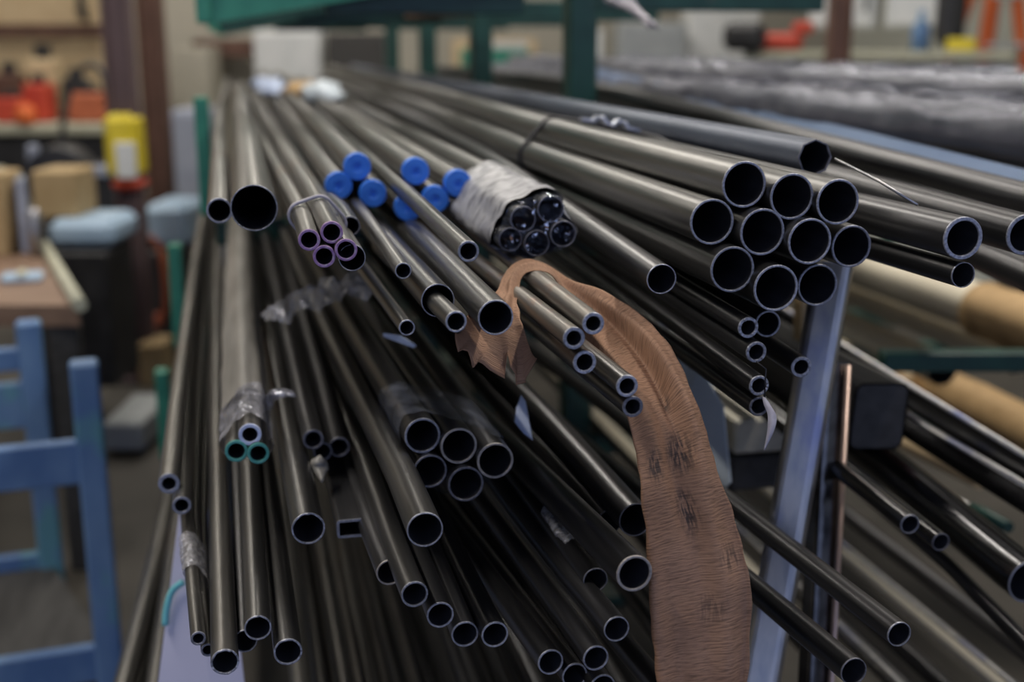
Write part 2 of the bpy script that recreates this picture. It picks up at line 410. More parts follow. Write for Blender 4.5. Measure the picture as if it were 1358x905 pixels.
# ------------------------------------------------------------------ pipes
PIPES = {}
def own_vp(x, y, bx, by):
    dx, dy = bx - x, by - y
    t = ((VPX - x) * dx + (VPY - y) * dy) / (dx * dx + dy * dy)
    return x + t * dx, y + t * dy
def spine_straight(x, y, bx, by, z, L, bend0=.9, bend1=2.8, n=16):
    vx, vy = own_vp(x, y, bx, by) if bx is not None else (VPX, VPY)
    d0 = ray(vx, vy); d1 = Vector((0, 1, 0))
    pts = [P(x, y, z)]
    ss = [0, .03, .1, .2, .35] + [.35 + (L - .35) * (k + 1) / n for k in range(n)]
    for a, b in zip(ss[:-1], ss[1:]):
        m = ((a + b) / 2 - bend0) / (bend1 - bend0); m = min(1, max(0, m)); m = m * m * (3 - 2 * m)
        d = d0.lerp(d1, m).normalized()
        pts.append(pts[-1] + d * (b - a))
    return pts
def spine_curve(px, z, L):
    x0, y0 = px[0]; d0 = math.hypot(x0 - VPX, y0 - VPY)
    w = [P(x, y, z * d0 / max(28, math.hypot(x - VPX, y - VPY))) for x, y in px]
    tot = sum((b - a).length for a, b in zip(w[:-1], w[1:]))
    if tot < L:
        d = (w[-1] - w[-2]).normalized(); e = L - tot
        for k in range(1, 4): w.append(w[-1] + d.lerp(Vector((0, 1, 0)), k / 3).normalized() * e / 3)
    c = catmull(w, 5); out = [c[0]]; d = 0
    for a, b in zip(c[:-1], c[1:]):
        l = (b - a).length
        if d + l >= L: out.append(a.lerp(b, (L - d) / l)); break
        d += l; out.append(b)
    return out
BORE = []
def tube_mesh(name, pts, R, r, m, parent=None, loc=None, n=30, start=0.0, jag=0.0):
    """hollow tube with a wall; the cut end itself is another part"""
    fr = frames(pts); V = []; f = []; sm = []
    np_ = len(pts)
    for rad in (R, r):
        for i, (p, (t, a, b)) in enumerate(zip(pts, fr)):
            q = p + t * start if i == 0 else p
            for k in range(n):
                w = 2 * math.pi * k / n
                V.append(q + a * (math.cos(w) * rad) + b * (math.sin(w) * rad))
    o2 = np_ * n
    for i in range(np_ - 1):
        for k in range(n):
            k2 = (k + 1) % n
            f.append((i * n + k, (i + 1) * n + k, (i + 1) * n + k2, i * n + k2))
            f.append((o2 + i * n + k, o2 + i * n + k2, o2 + (i + 1) * n + k2, o2 + (i + 1) * n + k))
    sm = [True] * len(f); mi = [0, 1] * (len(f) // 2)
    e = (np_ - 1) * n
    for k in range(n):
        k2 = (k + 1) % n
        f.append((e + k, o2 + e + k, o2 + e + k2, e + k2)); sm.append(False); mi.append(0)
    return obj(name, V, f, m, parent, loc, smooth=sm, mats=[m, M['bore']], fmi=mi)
def ring_mesh(name, p, t, a, b, R, r, m, parent, length=.002, n=30, jag=0.0, seed=0):
    V = []; f = []; sm = []
    rnd = random.Random(seed); c = min(.0006, (R - r) * .25)
    prof = [(R, length), (R, c), (R - c, 0), (r + c, 0), (r, c), (r, length)]
    off = [rnd.uniform(-1, 1) * jag for k in range(n)]
    for k in range(n):
        w = 2 * math.pi * k / n
        u = a * math.cos(w) + b * math.sin(w)
        for rad, s in prof: V.append(p + u * (rad + (off[k] * .25 if 0 < s < length or s == 0 else 0)) + t * (s + (off[k] if s < length else 0)))
    q = len(prof)
    for k in range(n):
        k2 = (k + 1) % n
        for j in range(q - 1):
            f.append((k * q + j, k * q + j + 1, k2 * q + j + 1, k2 * q + j)); sm.append(j in (0, 4))
    return obj(name, V, f, m, parent, p, smooth=sm)
SPECS = []; DEBUG = False
def pipe(*a, **k): SPECS.append((a, k))
def build_pipe(pts, key, x, y, rp, back, z, label, wall=.13, m='steel', rim='rim', group=None, jag=.0, paint=None, cap=False, name='steel_pipe', n=30):
    R = rp * z / F; r = R * (1 - wall)
    end = pts[0].copy(); (t, a, b) = frames(pts)[0]
    o = tube_mesh(name, pts, R, r, M[m], None, end, n=n, start=.002)
    tag(o, label, 'pipe', group)
    if cap:
        e = MB(); k = 26; prof = [(R * .93, .03), (R * 1.03, .012), (R * 1.03, .002), (R * .97, 0), (R * .42, 0), (R * .36, .0012), (R * .22, .0012), (R * .17, .004)]
        V = []; f = []
        for rad, s in prof:
            for q in range(k):
                w = 2 * math.pi * q / k; V.append(end + (a * math.cos(w) + b * math.sin(w)) * rad + t * (s - .004))
        for i in range(len(prof) - 1):
            for q in range(k):
                f.append((i * k + q, i * k + (q + 1) % k, (i + 1) * k + (q + 1) % k, (i + 1) * k + q))
        f.append(tuple((len(prof) - 1) * k + q for q in range(k)))
        c = obj('end_cap', V, f, M['blue'], o, end, smooth=[True] * (k * 2) + [False] * (len(f) - k * 2)); c['label'] = 'blue plastic end cap with a round dimple'
    else:
        c = ring_mesh('cut_end', end, t, a, b, R, r, M[paint or rim], o, n=n, jag=jag, seed=sum(map(ord, key)), length=.002 if not paint else .004)
        if paint: c['label'] = {'purple': 'purple painted cut end', 'greenpaint': 'green painted cut end', 'whitepaint': 'pale blue painted cut end'}[paint]
    PIPES[key] = dict(pts=pts, R=R, r=r, o=o, end=end, t=t, a=a, b=b, z=z)
    return o

# --- upper level, left
pipe('a1', 291, 279.5, 17, (290, 120), 1.36, 'narrow grey pipe hanging beside the widest thin-walled pipe', wall=.16, m='warm')
pipe('a2', 337, 276, 31, (325, 165), 1.30, 'widest thin-walled pipe with a bright rim beside the narrow grey pipe', wall=.055, m='warm', L=3.4)
PB = 'pipes of the purple-ended bundle'
pipe('p1', 410, 318.6, 14.6, None, 1.16, 'purple-ended pipe under the grey strap, outer one', wall=.27, m='warm', paint='purple', group=PB,
     curve=[(410, 318.6), (397, 274), (374, 234), (346, 184), (316, 134), (301, 104), (300, 96)])
pipe('p2', 440, 308.6, 15, None, 1.17, 'purple-ended pipe under the grey strap, next to the blue caps', wall=.25, m='warm', paint='purple', group=PB,
     curve=[(440, 308.6), (417, 264), (390, 220), (359, 171), (329, 126), (309, 98), (306, 92)])
pipe('p3', 430, 340.5, 15, None, 1.165, 'lowest purple-ended pipe of the strapped bundle', wall=.26, m='warm', paint='purple', group=PB,
     curve=[(430, 340.5), (412, 292), (390, 246), (360, 194), (328, 142), (308, 112), (303, 102)])
pipe('p4', 459, 331.8, 15, None, 1.165, 'purple-ended pipe overlapping the thin white-rimmed pipe', wall=.25, m='warm', paint='purple', group=PB,
     curve=[(459, 331.8), (434, 284), (405, 236), (371, 184), (337, 134), (314, 106), (309, 98)])
pipe('p5', 467, 342, 18, (400, 214), 1.21, 'thin-walled white-rimmed pipe peeking out behind the purple-ended pipes', wall=.07, m='warm')
pipe('p6', 465, 300, 13, (420, 222), 1.34, 'dull short pipe end between purple-ended pipes and blue caps', wall=.14, m='dark', rim='rim_dull')
CB = 'pipes with blue end caps'
for key, x, y, lab in [('c1', 449, 246, 'blue-capped pipe right above the purple-ended bundle'), ('c2', 473.7, 221, 'uppermost blue-capped pipe of the group of three'),
                       ('c3', 494.5, 256.5, 'blue-capped pipe tucked against the bare diagonal pipe'), ('c4', 551, 227, 'blue-capped pipe highest beyond the bare diagonal pipe'),
                       ('c5', 607, 243, 'blue-capped pipe next to the paper-sleeved bundle'), ('c6', 577, 264, 'blue-capped pipe between two others beyond the diagonal pipe'),
                       ('c7', 541, 275, 'blue-capped pipe half hidden under the bare diagonal pipe')]:
    pipe(key, x, y, 17.6, None, 1.62, lab, m='warm', cap=True, group=CB)
pipe('m1', 621.4, 333.7, 14.5, (516, 233.7), 1.12, 'bare diagonal pipe crossing in front of blue end caps', wall=.24, m='steel')
pipe('m2', 534.8, 359.5, 11, (481, 281), 1.15, 'slim pipe with a bright thin rim below the blue caps', wall=.16, m='steel')
pipe('m3', 539.8, 435, 11, (470, 342), 1.15, 'slimmest pipe reaching lowest under the purple-ended bundle', wall=.2, m='steel')
pipe('m4', 580.8, 398.8, 22.5, (486, 292), 1.17, 'thin-walled pipe with a smaller pipe pushed inside it', wall=.07, m='steel')
pipe('m4i', 605, 427, 14.5, (578, 400.5), 1.08, 'small pipe sticking out of a wider thin-walled pipe', wall=.2, m='steel', L=.5)
pipe('m5', 657.5, 421.5, 24, (480, 237), 1.10, 'wide dark-mouthed pipe above the torn brown paper flap', wall=.09, m='steel')
pipe('n1', 787, 429.5, 15.2, (645, 318), 1.08, 'upper rust-marked thick-walled pipe running through the brown paper loop', wall=.34, m='rusty')
pipe('n2', 761.4, 449, 15.2, (650, 362), 1.08, 'lower rust-marked thick-walled pipe running through the brown paper loop', wall=.34, m='rusty')
pipe('n3', 775.7, 481, 16, (650, 380), 1.09, 'thick-walled pipe just below the rust-marked pipes', wall=.3, m='steel')
pipe('n4', 832, 512.5, 15.2, (712, 415), 1.08, 'thick-walled pipe resting against the brown paper strip, upper', wall=.3, m='steel')
pipe('n5', 839.5, 540, 14.5, (719, 441), 1.09, 'thick-walled pipe resting against the brown paper strip, lower', wall=.3, m='dark', rim='rim_dull')
WB = 'pipes in the paper-sleeved bundle'
WL = {'w1': 'small pipe of the paper-sleeved five, in the middle of the group', 'w2': 'small pipe of the paper-sleeved five, highest one', 'w3': 'small pipe of the paper-sleeved five, nearest the banded bundle', 'w4': 'small pipe of the paper-sleeved five, lowest one', 'w5': 'small pipe of the paper-sleeved five, touching the rust-marked pipe'}
for key, x, y, r in [('w1', 694, 291, 17.5), ('w2', 730.4, 277.5, 18), ('w3', 747, 310.6, 17.8), ('w4', 712, 323, 17.5), ('w5', 677, 318, 16)]:
    pipe(key, x, y, r, None, 1.36, WL[key], wall=.10, m='steel', rim='rim_dull', group=WB)
# --- the banded bundle of ten
BB = 'ten wide pipes held by a black band'
BL = {'b1': 'top-row wide pipe of the banded ten, outer one over the single thin-rimmed pipe', 'b2': 'top-row wide pipe of the banded ten, middle one', 'b3': 'top-row wide pipe of the banded ten, next to the blue-grey tube',
      'b4': 'second-row wide pipe of the banded ten, outermost on the band side', 'b5': 'second-row wide pipe of the banded ten, bright-rimmed one in the middle', 'b6': 'second-row wide pipe of the banded ten, dull-rimmed one in the middle', 'b7': 'second-row wide pipe of the banded ten, beside the heavy pipe',
      'b8': 'bottom-row wide pipe of the banded ten, beside the single thin-rimmed pipe', 'b9': 'bottom-row wide pipe of the banded ten, hanging lowest', 'b10': 'bottom-row wide pipe of the banded ten, over the silver post'}
for key, x, y, r in [('b1', 987.3, 245, 31), ('b2', 1050.6, 261, 31), ('b3', 1111.5, 268, 30.5), ('b4', 944.5, 294.5, 30.8), ('b5', 1011.5, 308, 31.5),
                     ('b6', 1074.3, 320.5, 31), ('b7', 1129.5, 327, 28.5), ('b8', 971.7, 357.7, 31), ('b9', 1029.4, 382.5, 31.5), ('b10', 1084.6, 378.5, 28.5)]:
    pipe(key, x, y, r, None, 1.2 if r > 30 else 1.24, BL[key], wall=.105, m='steel', group=BB)
pipe('e1', 877.5, 370.5, 20.3, (773, 296), 1.2, 'single thin-rimmed pipe running along under the banded bundle', wall=.07, m='dark')
pipe('u1', 992.7, 435, 14.3, (896, 376), 1.21, 'thick-walled pipe directly below the banded bundle', wall=.3, m='dark', jag=.0004)
pipe('u2', 1018.5, 430, 18, (915, 373), 1.27, 'wide pipe mostly hidden under the banded bundle', wall=.12, m='dark')
pipe('u3', 1003.3, 467.5, 14.3, (911, 406), 1.21, 'thick-walled pipe with a notched rim in the row below the banded bundle', wall=.28, m='dark', jag=.0004)
pipe('u4', 1063, 487.3, 14.3, (1009.7, 452), 1.25, 'thick-walled pipe touching the silver square post', wall=.3, m='dark', jag=.0004)
pipe('u5', 1007, 512, 13.8, (911, 441), 1.21, 'thick-walled pipe above the curled grey strip', wall=.28, m='dark', jag=.0004)
pipe('u6', 1006.8, 539.7, 13.5, (900, 463), 1.23, 'lowest thick-walled pipe beside the curled grey strip', wall=.25, m='dark', rim='rim_dull', jag=.0004)
# --- upper level, right
pipe('r1', 1080.7, 209, 24.5, (870, 168), 1.34, 'blue-grey faceted tube lying behind the banded bundle', wall=.10, m='bluegrey', rim='rim_dull', n=8)
pipe('r2', 1277.7, 316.3, 28.8, (1150, 284), 1.16, 'thick-walled heavy pipe with a bright rim at the rack side', wall=.19, m='dark', L=5)
pipe('r3', 1277.7, 365, 17.2, (1160, 331), 1.17, 'thin-rimmed pipe directly under the heavy bright-rimmed pipe', wall=.06, m='dark', L=5)
pipe('r4', 1360, 311.7, 27.5, (1240, 278), 1.22, 'second heavy thick-walled pipe lying behind the bright-rimmed one', wall=.19, m='dark', L=5)
pipe('r5', 1440, 398, 25, (1330, 350), 1.36, 'heavy dark pipe running on past the bright-rimmed pipe ends', wall=.15, m='dark', L=5)
pipe('r7', 1430, 322, 22, (1250, 265), 1.42, 'dark pipe tucked under the one below the blue channel', wall=.15, m='dark', L=5)
pipe('r6', 1400, 274, 22, (1200, 221), 1.40, 'dark pipe lying between blue channel and heavy pipes', wall=.15, m='dark', L=5)
# --- lower level, left
pipe('l1', 224, 642, 14.2, None, 1.42, 'pale-rimmed thick pipe at the very edge of the lower level', wall=.38, m='warm', curve=[(224, 642), (236, 540), (250, 430), (268, 300), (286, 190), (300, 110)])
pipe('l2', 241, 671, 12.5, None, 1.40, 'pale-rimmed pipe half hidden behind a taped thin pipe', wall=.3, m='warm', curve=[(241, 671), (245, 560), (254, 440), (270, 310), (287, 195), (300, 112)])
pipe('l3', 263, 847.7, 10, None, 1.16, 'thinnest pipe with film tape around it', wall=.3, m='warm', curve=[(263, 847.7), (252.5, 740), (247, 634), (262, 440), (278, 300), (292, 180), (302, 110)])
pipe('l4', 276, 863, 9.5, None, 1.18, 'thin pipe tucked behind the jagged pipe', wall=.28, m='warm', curve=[(276, 863), (266, 740), (263, 634), (272, 440), (284, 300), (296, 180), (304, 110)])
pipe('l4b', 277.5, 841, 8, None, 1.22, 'very thin brassy-rimmed pipe between two others', wall=.3, m='warm', rim='rim_tan', curve=[(277.5, 841), (270, 740), (268, 634), (278, 440), (288, 300), (298, 180), (305, 110)])
pipe('l5', 298.3, 879, 18.5, None, 1.13, 'wide pipe with a jagged burred rim', wall=.14, m='warm', jag=.0013, curve=[(298.3, 879), (294, 760), (290, 634), (287, 450), (290, 300), (299, 170), (306, 110)])
pipe('l6', 342, 833.6, 17.7, (331.7, 634), 1.15, 'bright-rimmed pipe below the green-ended bundle', wall=.12, m='steel', jag=.0006)
pipe('l7', 325, 851, 16, (315, 634), 1.20, 'dark-mouthed pipe behind jagged and bright-rimmed pipes', wall=.10, m='dark')
pipe('l8', 382, 865.6, 19, (357, 660), 1.15, 'pipe reaching lowest beside the bright-rimmed one', wall=.14, m='steel', jag=.0006)
pipe('l9', 409, 701.8, 22.3, (378, 548), 1.22, 'wide pipe with a clean rim under the twisted film tie', wall=.12, m='steel', jag=.0006)
GB = 'paper-wrapped bundle with painted ends'
pipe('g1', 331.5, 577, 15, None, 1.34, 'pale-blue-ended pipe on top of two green-ended ones', wall=.33, m='warm', paint='whitepaint', group=GB, curve=[(331.5, 577), (327, 480), (323, 380), (319, 270), (314, 170), (310, 120)])
pipe('g2', 313.6, 599, 15, None, 1.34, 'green-ended pipe, outer one of the pair', wall=.27, m='warm', paint='greenpaint', group=GB, curve=[(313.6, 599), (311.5, 500), (310.5, 395), (311.5, 280), (310.5, 176), (309, 124)])
pipe('g3', 342.5, 602, 14.5, None, 1.34, 'green-ended pipe, inner one of the pair', wall=.28, m='warm', paint='greenpaint', group=GB, curve=[(342.5, 602), (337, 502), (331, 397), (325, 282), (317, 178), (312, 124)])
pipe('s1', 415.4, 583.5, 14, (384, 450), 1.42, 'small dark pipe of three, highest, with bluish rim', wall=.25, m='dark', rim='rim_dull')
pipe('s2', 428, 599, 13, (395, 460), 1.44, 'small dark pipe of three, lowest, with film below it', wall=.25, m='dark', rim='rim_dull')
pipe('s3', 450, 593.5, 14, (413, 460), 1.46, 'small dark pipe of three beside a long diagonal pipe', wall=.22, m='dark', rim='rim_dull')
# --- lower level, middle
pipe('k1', 563.7, 703.2, 24.3, (450, 425), 1.10, 'wide thin-rimmed pipe in front of the film-wrapped bundle of five', wall=.08, m='steel')
pipe('k2', 550, 789, 18.2, (480, 623), 1.12, 'long pipe leading the stepped row of four rims', wall=.15, m='steel')
pipe('k3', 517, 760, 18, (450, 590), 1.20, 'pale-rimmed pipe half hidden behind the stepped row', wall=.13, m='dark', rim='rim_tan')
pipe('k4', 584, 816.5, 18.2, (515, 640), 1.14, 'second pipe in the stepped row of four rims', wall=.13, m='dark')
pipe('k5', 616.7, 842, 18.2, (545, 660), 1.15, 'third pipe in the stepped row of four rims', wall=.13, m='dark')
pipe('k6', 656.5, 842.5, 18.2, (585, 705), 1.14, 'last pipe in the stepped row of four rims', wall=.13, m='dark')
LG = 'low group of four rims under the paper-edge pipes'
pipe('k7', 730.6, 879, 17.7, (615, 722), 1.15, 'outermost pipe of the low group of four rims', wall=.13, m='dark', group=LG)
pipe('k8', 790.5, 873.7, 17.7, (693.5, 741.6), 1.13, 'highest pipe of the low group of four rims', wall=.13, m='dark', group=LG)
pipe('k9', 762.6, 897, 17.7, (652, 750), 1.16, 'lower pipe between two others of the low group of four rims', wall=.13, m='dark', group=LG)
pipe('k10', 799.6, 912, 17.7, (690, 765), 1.15, 'pipe sunk lowest in the low group of four rims', wall=.13, m='dark', group=LG)
pipe('k11', 818, 835, 17.7, (713.7, 697.7), 1.12, 'long dark pipe ending below the thick-rimmed one', wall=.10, m='dark')
pipe('k12', 841.8, 761.4, 25.2, (730.5, 650.6), 1.08, 'thick-rimmed wide pipe ending right at the brown paper strip', wall=.15, m='dark', rim='rim_tan')
pipe('k13', 843, 690, 23, (725, 568), 1.27, 'dark wide pipe whose mouth hides behind the brown paper', wall=.06, m='dark', rim='rim_dull')
pipe('k14', 808, 693, 17, (700, 570), 1.32, 'dark pipe mouth above the thick-rimmed pipe', wall=.06, m='dark', rim='rim_dull')
pipe('k15', 905, 948, 18, (800, 823), 1.16, 'dark pipe running on below the brown paper strip', wall=.12, m='dark')
pipe('k16', 790, 770, 17, (690, 640), 1.20, 'dark pipe with a strip of silvery tape, below the thick-rimmed one', wall=.1, m='dark', rim='rim_dull')
VB = 'film-wrapped bundle of five pipes'
VL = {'v1': 'upper pipe of the film-wrapped five, bluish-rimmed one under the pale film edge', 'v2': 'upper pipe of the film-wrapped five, tan-rimmed one in the middle', 'v3': 'upper pipe of the film-wrapped five, tan-rimmed one at the outer end',
      'v4': 'lower pipe of the film-wrapped five, dull one half behind the wide pipe', 'v5': 'lower pipe of the film-wrapped five, fully visible one'}
for key, x, y, r, rm in [('v1', 560.5, 578.4, 24.3, 'rim'), ('v2', 608.6, 592, 24.8, 'rim_tan'), ('v3', 657, 611.6, 24.8, 'rim_tan'), ('v4', 570.7, 625.5, 23, 'rim_dull'), ('v5', 618, 642.6, 24.3, 'rim_dull')]:
    pipe(key, x, y, r, (x - 129, y - 186), 1.28, VL[key], wall=.13, m='dark', rim=rm, group=VB)
pipe('q1', 1193, 842, 17.3, (1081, 755), 1.15, 'long dark pipe coming out from behind the paper, upper', wall=.09, m='dark')
pipe('q2', 1132.6, 891.5, 19, (994, 775), 1.15, 'long dark pipe coming out from behind the paper, lower', wall=.08, m='dark', rim='rim_dull')
pipe('q3', 1207, 696, 13.5, (1128, 634), 1.40, 'small blue-rimmed pipe stub beyond the silver post', wall=.12, m='polished')
pipe('q4', 1248, 719.6, 12.5, (1169, 657), 1.42, 'smaller pipe stub beside the blue-rimmed stub', wall=.12, m='polished', rim='rim_dull')
pipe('q5', 1366, 772, 31, (1260, 690), 1.46, 'large polished dark pipe with a bright streak along it', wall=.08, m='polished', L=4.5)
pipe('q6', 1450, 951, 12.5, (1340, 849), 1.30, 'slender pipe running down past the blue-rimmed stubs', wall=.1, m='dark', L=4.5)
# --- third level, blurred below
TL = 'low blurred pipes under the stack'
for i, (x, y) in enumerate([(160, 925), (172, 960), (205, 925)]):
    pipe('t%d' % i, x, y, 14, (228 + i * 6, 660), 1.85, 'long dusty pipe on the lowest level beside the lavender sheet', m='warm', group=TL + ' beside the lavender sheet')
for i, x in enumerate([405, 437, 470, 505, 548, 590, 640, 690]):
    pipe('t%d' % (i + 3), x, 960 + 6 * (i % 3), 15, None, 1.72 + .05 * (i % 2), 'long pipe on the lowest level under the stepped row', m='warm' if i < 5 else 'dark', group=TL)
for i, (x, y) in enumerate([(905, 1010), (1010, 1000), (740, 975), (800, 985), (855, 975), (960, 960), (1090, 1000)]):
    pipe('t%d' % (i + 20), x, y, 15, None, 1.7, 'dark pipe on the lowest level below the paper strip', m='dark', group='lowest dark pipes below the paper')
for i, (x, y, r, mm) in enumerate([(1180, 985, 12, 'cream'), (1250, 965, 8, 'bright'), (1335, 985, 14, 'dark'), (1392, 965, 9, 'cream'), (1440, 990, 8, 'bright'), (1300, 1010, 16, 'dark'), (1490, 965, 15, 'dark'), (1235, 1030, 16, 'dark')]):
    pipe('x%d' % i, x, y, r, None, 1.74, {'cream': 'cream long tube on the lowest level behind the silver post', 'bright': 'thin shiny long rod on the lowest level behind the silver post', 'dark': 'dark long pipe on the lowest level behind the silver post'}[mm], m=mm, group='%s lengths on the lowest level' % mm, name='steel_pipe' if mm == 'dark' else 'pale_tube')

# push the pipes apart where they would run through each other behind their ends
import numpy as np
def spine_of(key, x, y, rp, back, z, label, L=5.5, curve=None, bend=(.9, 2.8), **k):
    return spine_curve(curve, z, L) if curve else spine_straight(x, y, *(back or (None, None)), z, L, *bend)
def relax():
    sp = [spine_of(*a, **k) for a, k in SPECS]
    keys = [a[0] for a, k in SPECS]
    RR_ = np.array([a[3] * a[5] / F for a, k in SPECS]); n = len(sp)
    ymin = min(p[0].y for p in sp); planes = np.arange(ymin, 7.6, .12)
    X = np.zeros((len(planes), n, 2)); act = np.zeros((len(planes), n), bool); mob = np.zeros((len(planes), n))
    for j, p in enumerate(sp):
        py = np.array([q.y for q in p]); px_ = np.array([q.x for q in p]); pz = np.array([q.z for q in p])
        for i, yy in enumerate(planes):
            if py[0] <= yy <= py[-1] and keys[j] != 'm4i':
                act[i, j] = True; X[i, j] = (np.interp(yy, py, px_), np.interp(yy, py, pz))
                m_ = min(1, (yy - py[0]) / .7); mob[i, j] = m_ * m_ * (3 - 2 * m_)
    D0 = X.copy()
    ez = np.array([p[0].z for p in sp]); lft = np.array([p[0].x < PX for p in sp])
    lev = np.where(ez > 1.1, 1.082, np.where(ez > .75, np.where(lft, .803, .668), .463)) + RR_
    for i in range(len(planes)):
        idx = np.where(act[i])[0]
        if len(idx) < 2: continue
        if i: 
            pv = act[i - 1][idx]; X[i, idx[pv]] += (X[i - 1, idx[pv]] - D0[i - 1, idx[pv]]) * mob[i, idx[pv]][:, None]
        q = X[i, idx]; r_ = RR_[idx]; mb = mob[i, idx]
        zon = min(1, max(0, (planes[i] - 2.2) / .7))
        S = r_[:, None] + r_[None, :] + .0006
        W_ = mb[:, None] / np.maximum(1e-6, mb[:, None] + mb[None, :])
        for it in range(80):
            d = q[:, None, :] - q[None, :, :]; L_ = np.sqrt((d ** 2).sum(-1)) + 1e-9
            ov = np.maximum(0, S - L_); np.fill_diagonal(ov, 0)
            if ov.max() < 2e-4 and it > 4: break
            mv = (d / L_[..., None]) * (ov * W_ * np.minimum(1, mb[:, None] * 4))[..., None]
            q = q + mv.sum(1) * .45
            q[:, 1] += np.maximum(0, lev[idx] - q[:, 1]) * mb * zon
            q[:, 0] += np.where(lft[idx], -np.maximum(0, q[:, 0] - (PX - .039 - r_)), np.maximum(0, PX + .039 + r_ - q[:, 0])) * mb
        X[i, idx] = q
    if DEBUG:
        for i in range(0, len(planes), 3):
            for a in range(n):
                for b in range(a):
                    if act[i, a] and act[i, b]:
                        o_ = RR_[a] + RR_[b] - np.hypot(*(X[i, a] - X[i, b]))
                        if o_ > .003: print('RES', round(planes[i], 2), keys[a], keys[b], round(o_ * 1000, 1))
    D = X - D0
    for _ in range(3):                     # keep the bends gentle
        for j in range(n):
            a_ = np.where(act[:, j])[0]
            if len(a_) > 4: D[a_[1:-1], j] = (D[a_[:-2], j] + 2 * D[a_[1:-1], j] + D[a_[2:], j]) / 4
    out = []
    for j, p in enumerate(sp):
        a_ = np.where(act[:, j])[0]
        if not len(a_): out.append(p); continue
        yy = planes[a_]; y0 = p[0].y
        q = []
        # resample the spine finely enough to carry the bends
        tot = [0]
        for u, w in zip(p[:-1], p[1:]): tot.append(tot[-1] + (w - u).length)
        st = sorted(set([0, .04] + [round(x_, 3) for x_ in np.linspace(.14, tot[-1], max(6, int(tot[-1] / .2)))]))
        for s_ in st:
            v_ = Vector([float(np.interp(s_, tot, [c[k_] for c in p])) for k_ in range(3)])
            m_ = min(1, max(0, (v_.y - y0) / .7)); m_ = m_ * m_ * (3 - 2 * m_)
            v_.x += float(np.interp(v_.y, yy, D[a_, j, 0])) * min(1, m_ * 4); v_.z += float(np.interp(v_.y, yy, D[a_, j, 1])) * min(1, m_ * 4)
            q.append(v_)
        out.append(q)
    return out
for (a, k), pts in zip(SPECS, relax()):
    k = {x: y for x, y in k.items() if x not in ('L', 'bend', 'curve')}
    build_pipe(pts, *a, **k)

# ------------------------------------------------------------------ wraps, bands, straps around pipes
def along(p, s):
    d = 0
    for a, b in zip(p['pts'][:-1], p['pts'][1:]):
        l = (b - a).length
        if d + l >= s: return a.lerp(b, (s - d) / l)
        d += l
    return p['pts'][-1]
def at_plane(p, y):
    for a, b in zip(p['pts'][:-1], p['pts'][1:]):
        if a.y <= y <= b.y: return a.lerp(b, (y - a.y) / (b.y - a.y))
    return p['pts'][0] + (p['pts'][1] - p['pts'][0]).normalized() * (y - p['pts'][0].y)
def hull2(pts):
    pts = sorted(set(pts))
    def half(q):
        h = []
        for p in q:
            while len(h) > 1 and (h[-1][0] - h[-2][0]) * (p[1] - h[-2][1]) - (h[-1][1] - h[-2][1]) * (p[0] - h[-2][0]) <= 0: h.pop()
            h.append(p)
        return h
    a = half(pts); b = half(pts[::-1]); return a[:-1] + b[:-1]
def hull_ring(keys, y, gap, n=64):
    q = []
    for k in keys:
        c = at_plane(PIPES[k], y); R = PIPES[k]['R'] + gap
        for i in range(24):
            w = 2 * math.pi * i / 24; q.append((round(c.x + R * math.cos(w), 6), round(c.z + R * math.sin(w), 6)))
    h = hull2(q); m = len(h)
    ls = [math.hypot(h[(i + 1) % m][0] - h[i][0], h[(i + 1) % m][1] - h[i][1]) for i in range(m)]
    # start at the point furthest along +x so that rings line up
    st = max(range(m), key=lambda i: h[i][0]); h = h[st:] + h[:st]; ls = ls[st:] + ls[:st]
    tot = sum(ls); out = []; i = 0; acc = 0
    for k in range(n):
        d = tot * k / n
        while acc + ls[i] < d: acc += ls[i]; i += 1
        t = (d - acc) / ls[i]; a = h[i]; b = h[(i + 1) % m]
        out.append(Vector((a[0] + (b[0] - a[0]) * t, y, a[1] + (b[1] - a[1]) * t)))
    return out
def sleeve(name, keys, ys, gap, m, label, cat, amp=0., freq=40, n=64, group=None, skew=None, close=False, ragged=0.):
    V = []; f = []
    c0 = None
    for j, y in enumerate(ys):
        R = hull_ring(keys, y, gap, n)
        c = sum(R, Vector()) / n
        for q in R:
            nz = noise.noise(q * freq) * amp
            u = (q - c).normalized()
            p = q + u * (nz + amp * .8)
            if ragged and j in (0, len(ys) - 1): p.y += noise.noise(q * 60) * ragged
            if skew: p.y += skew * (q.x - c.x)
            V.append(p)
    for j in range(len(ys) - 1):
        for k in range(n):
            f.append((j * n + k, j * n + (k + 1) % n, (j + 1) * n + (k + 1) % n, (j + 1) * n + k))
    o = obj(name, V, f, M[m], None, V[0], smooth=True)
    tag(o, label, cat, group); return o
def lin(a, b, n): return [a + (b - a) * i / (n - 1) for i in range(n)]

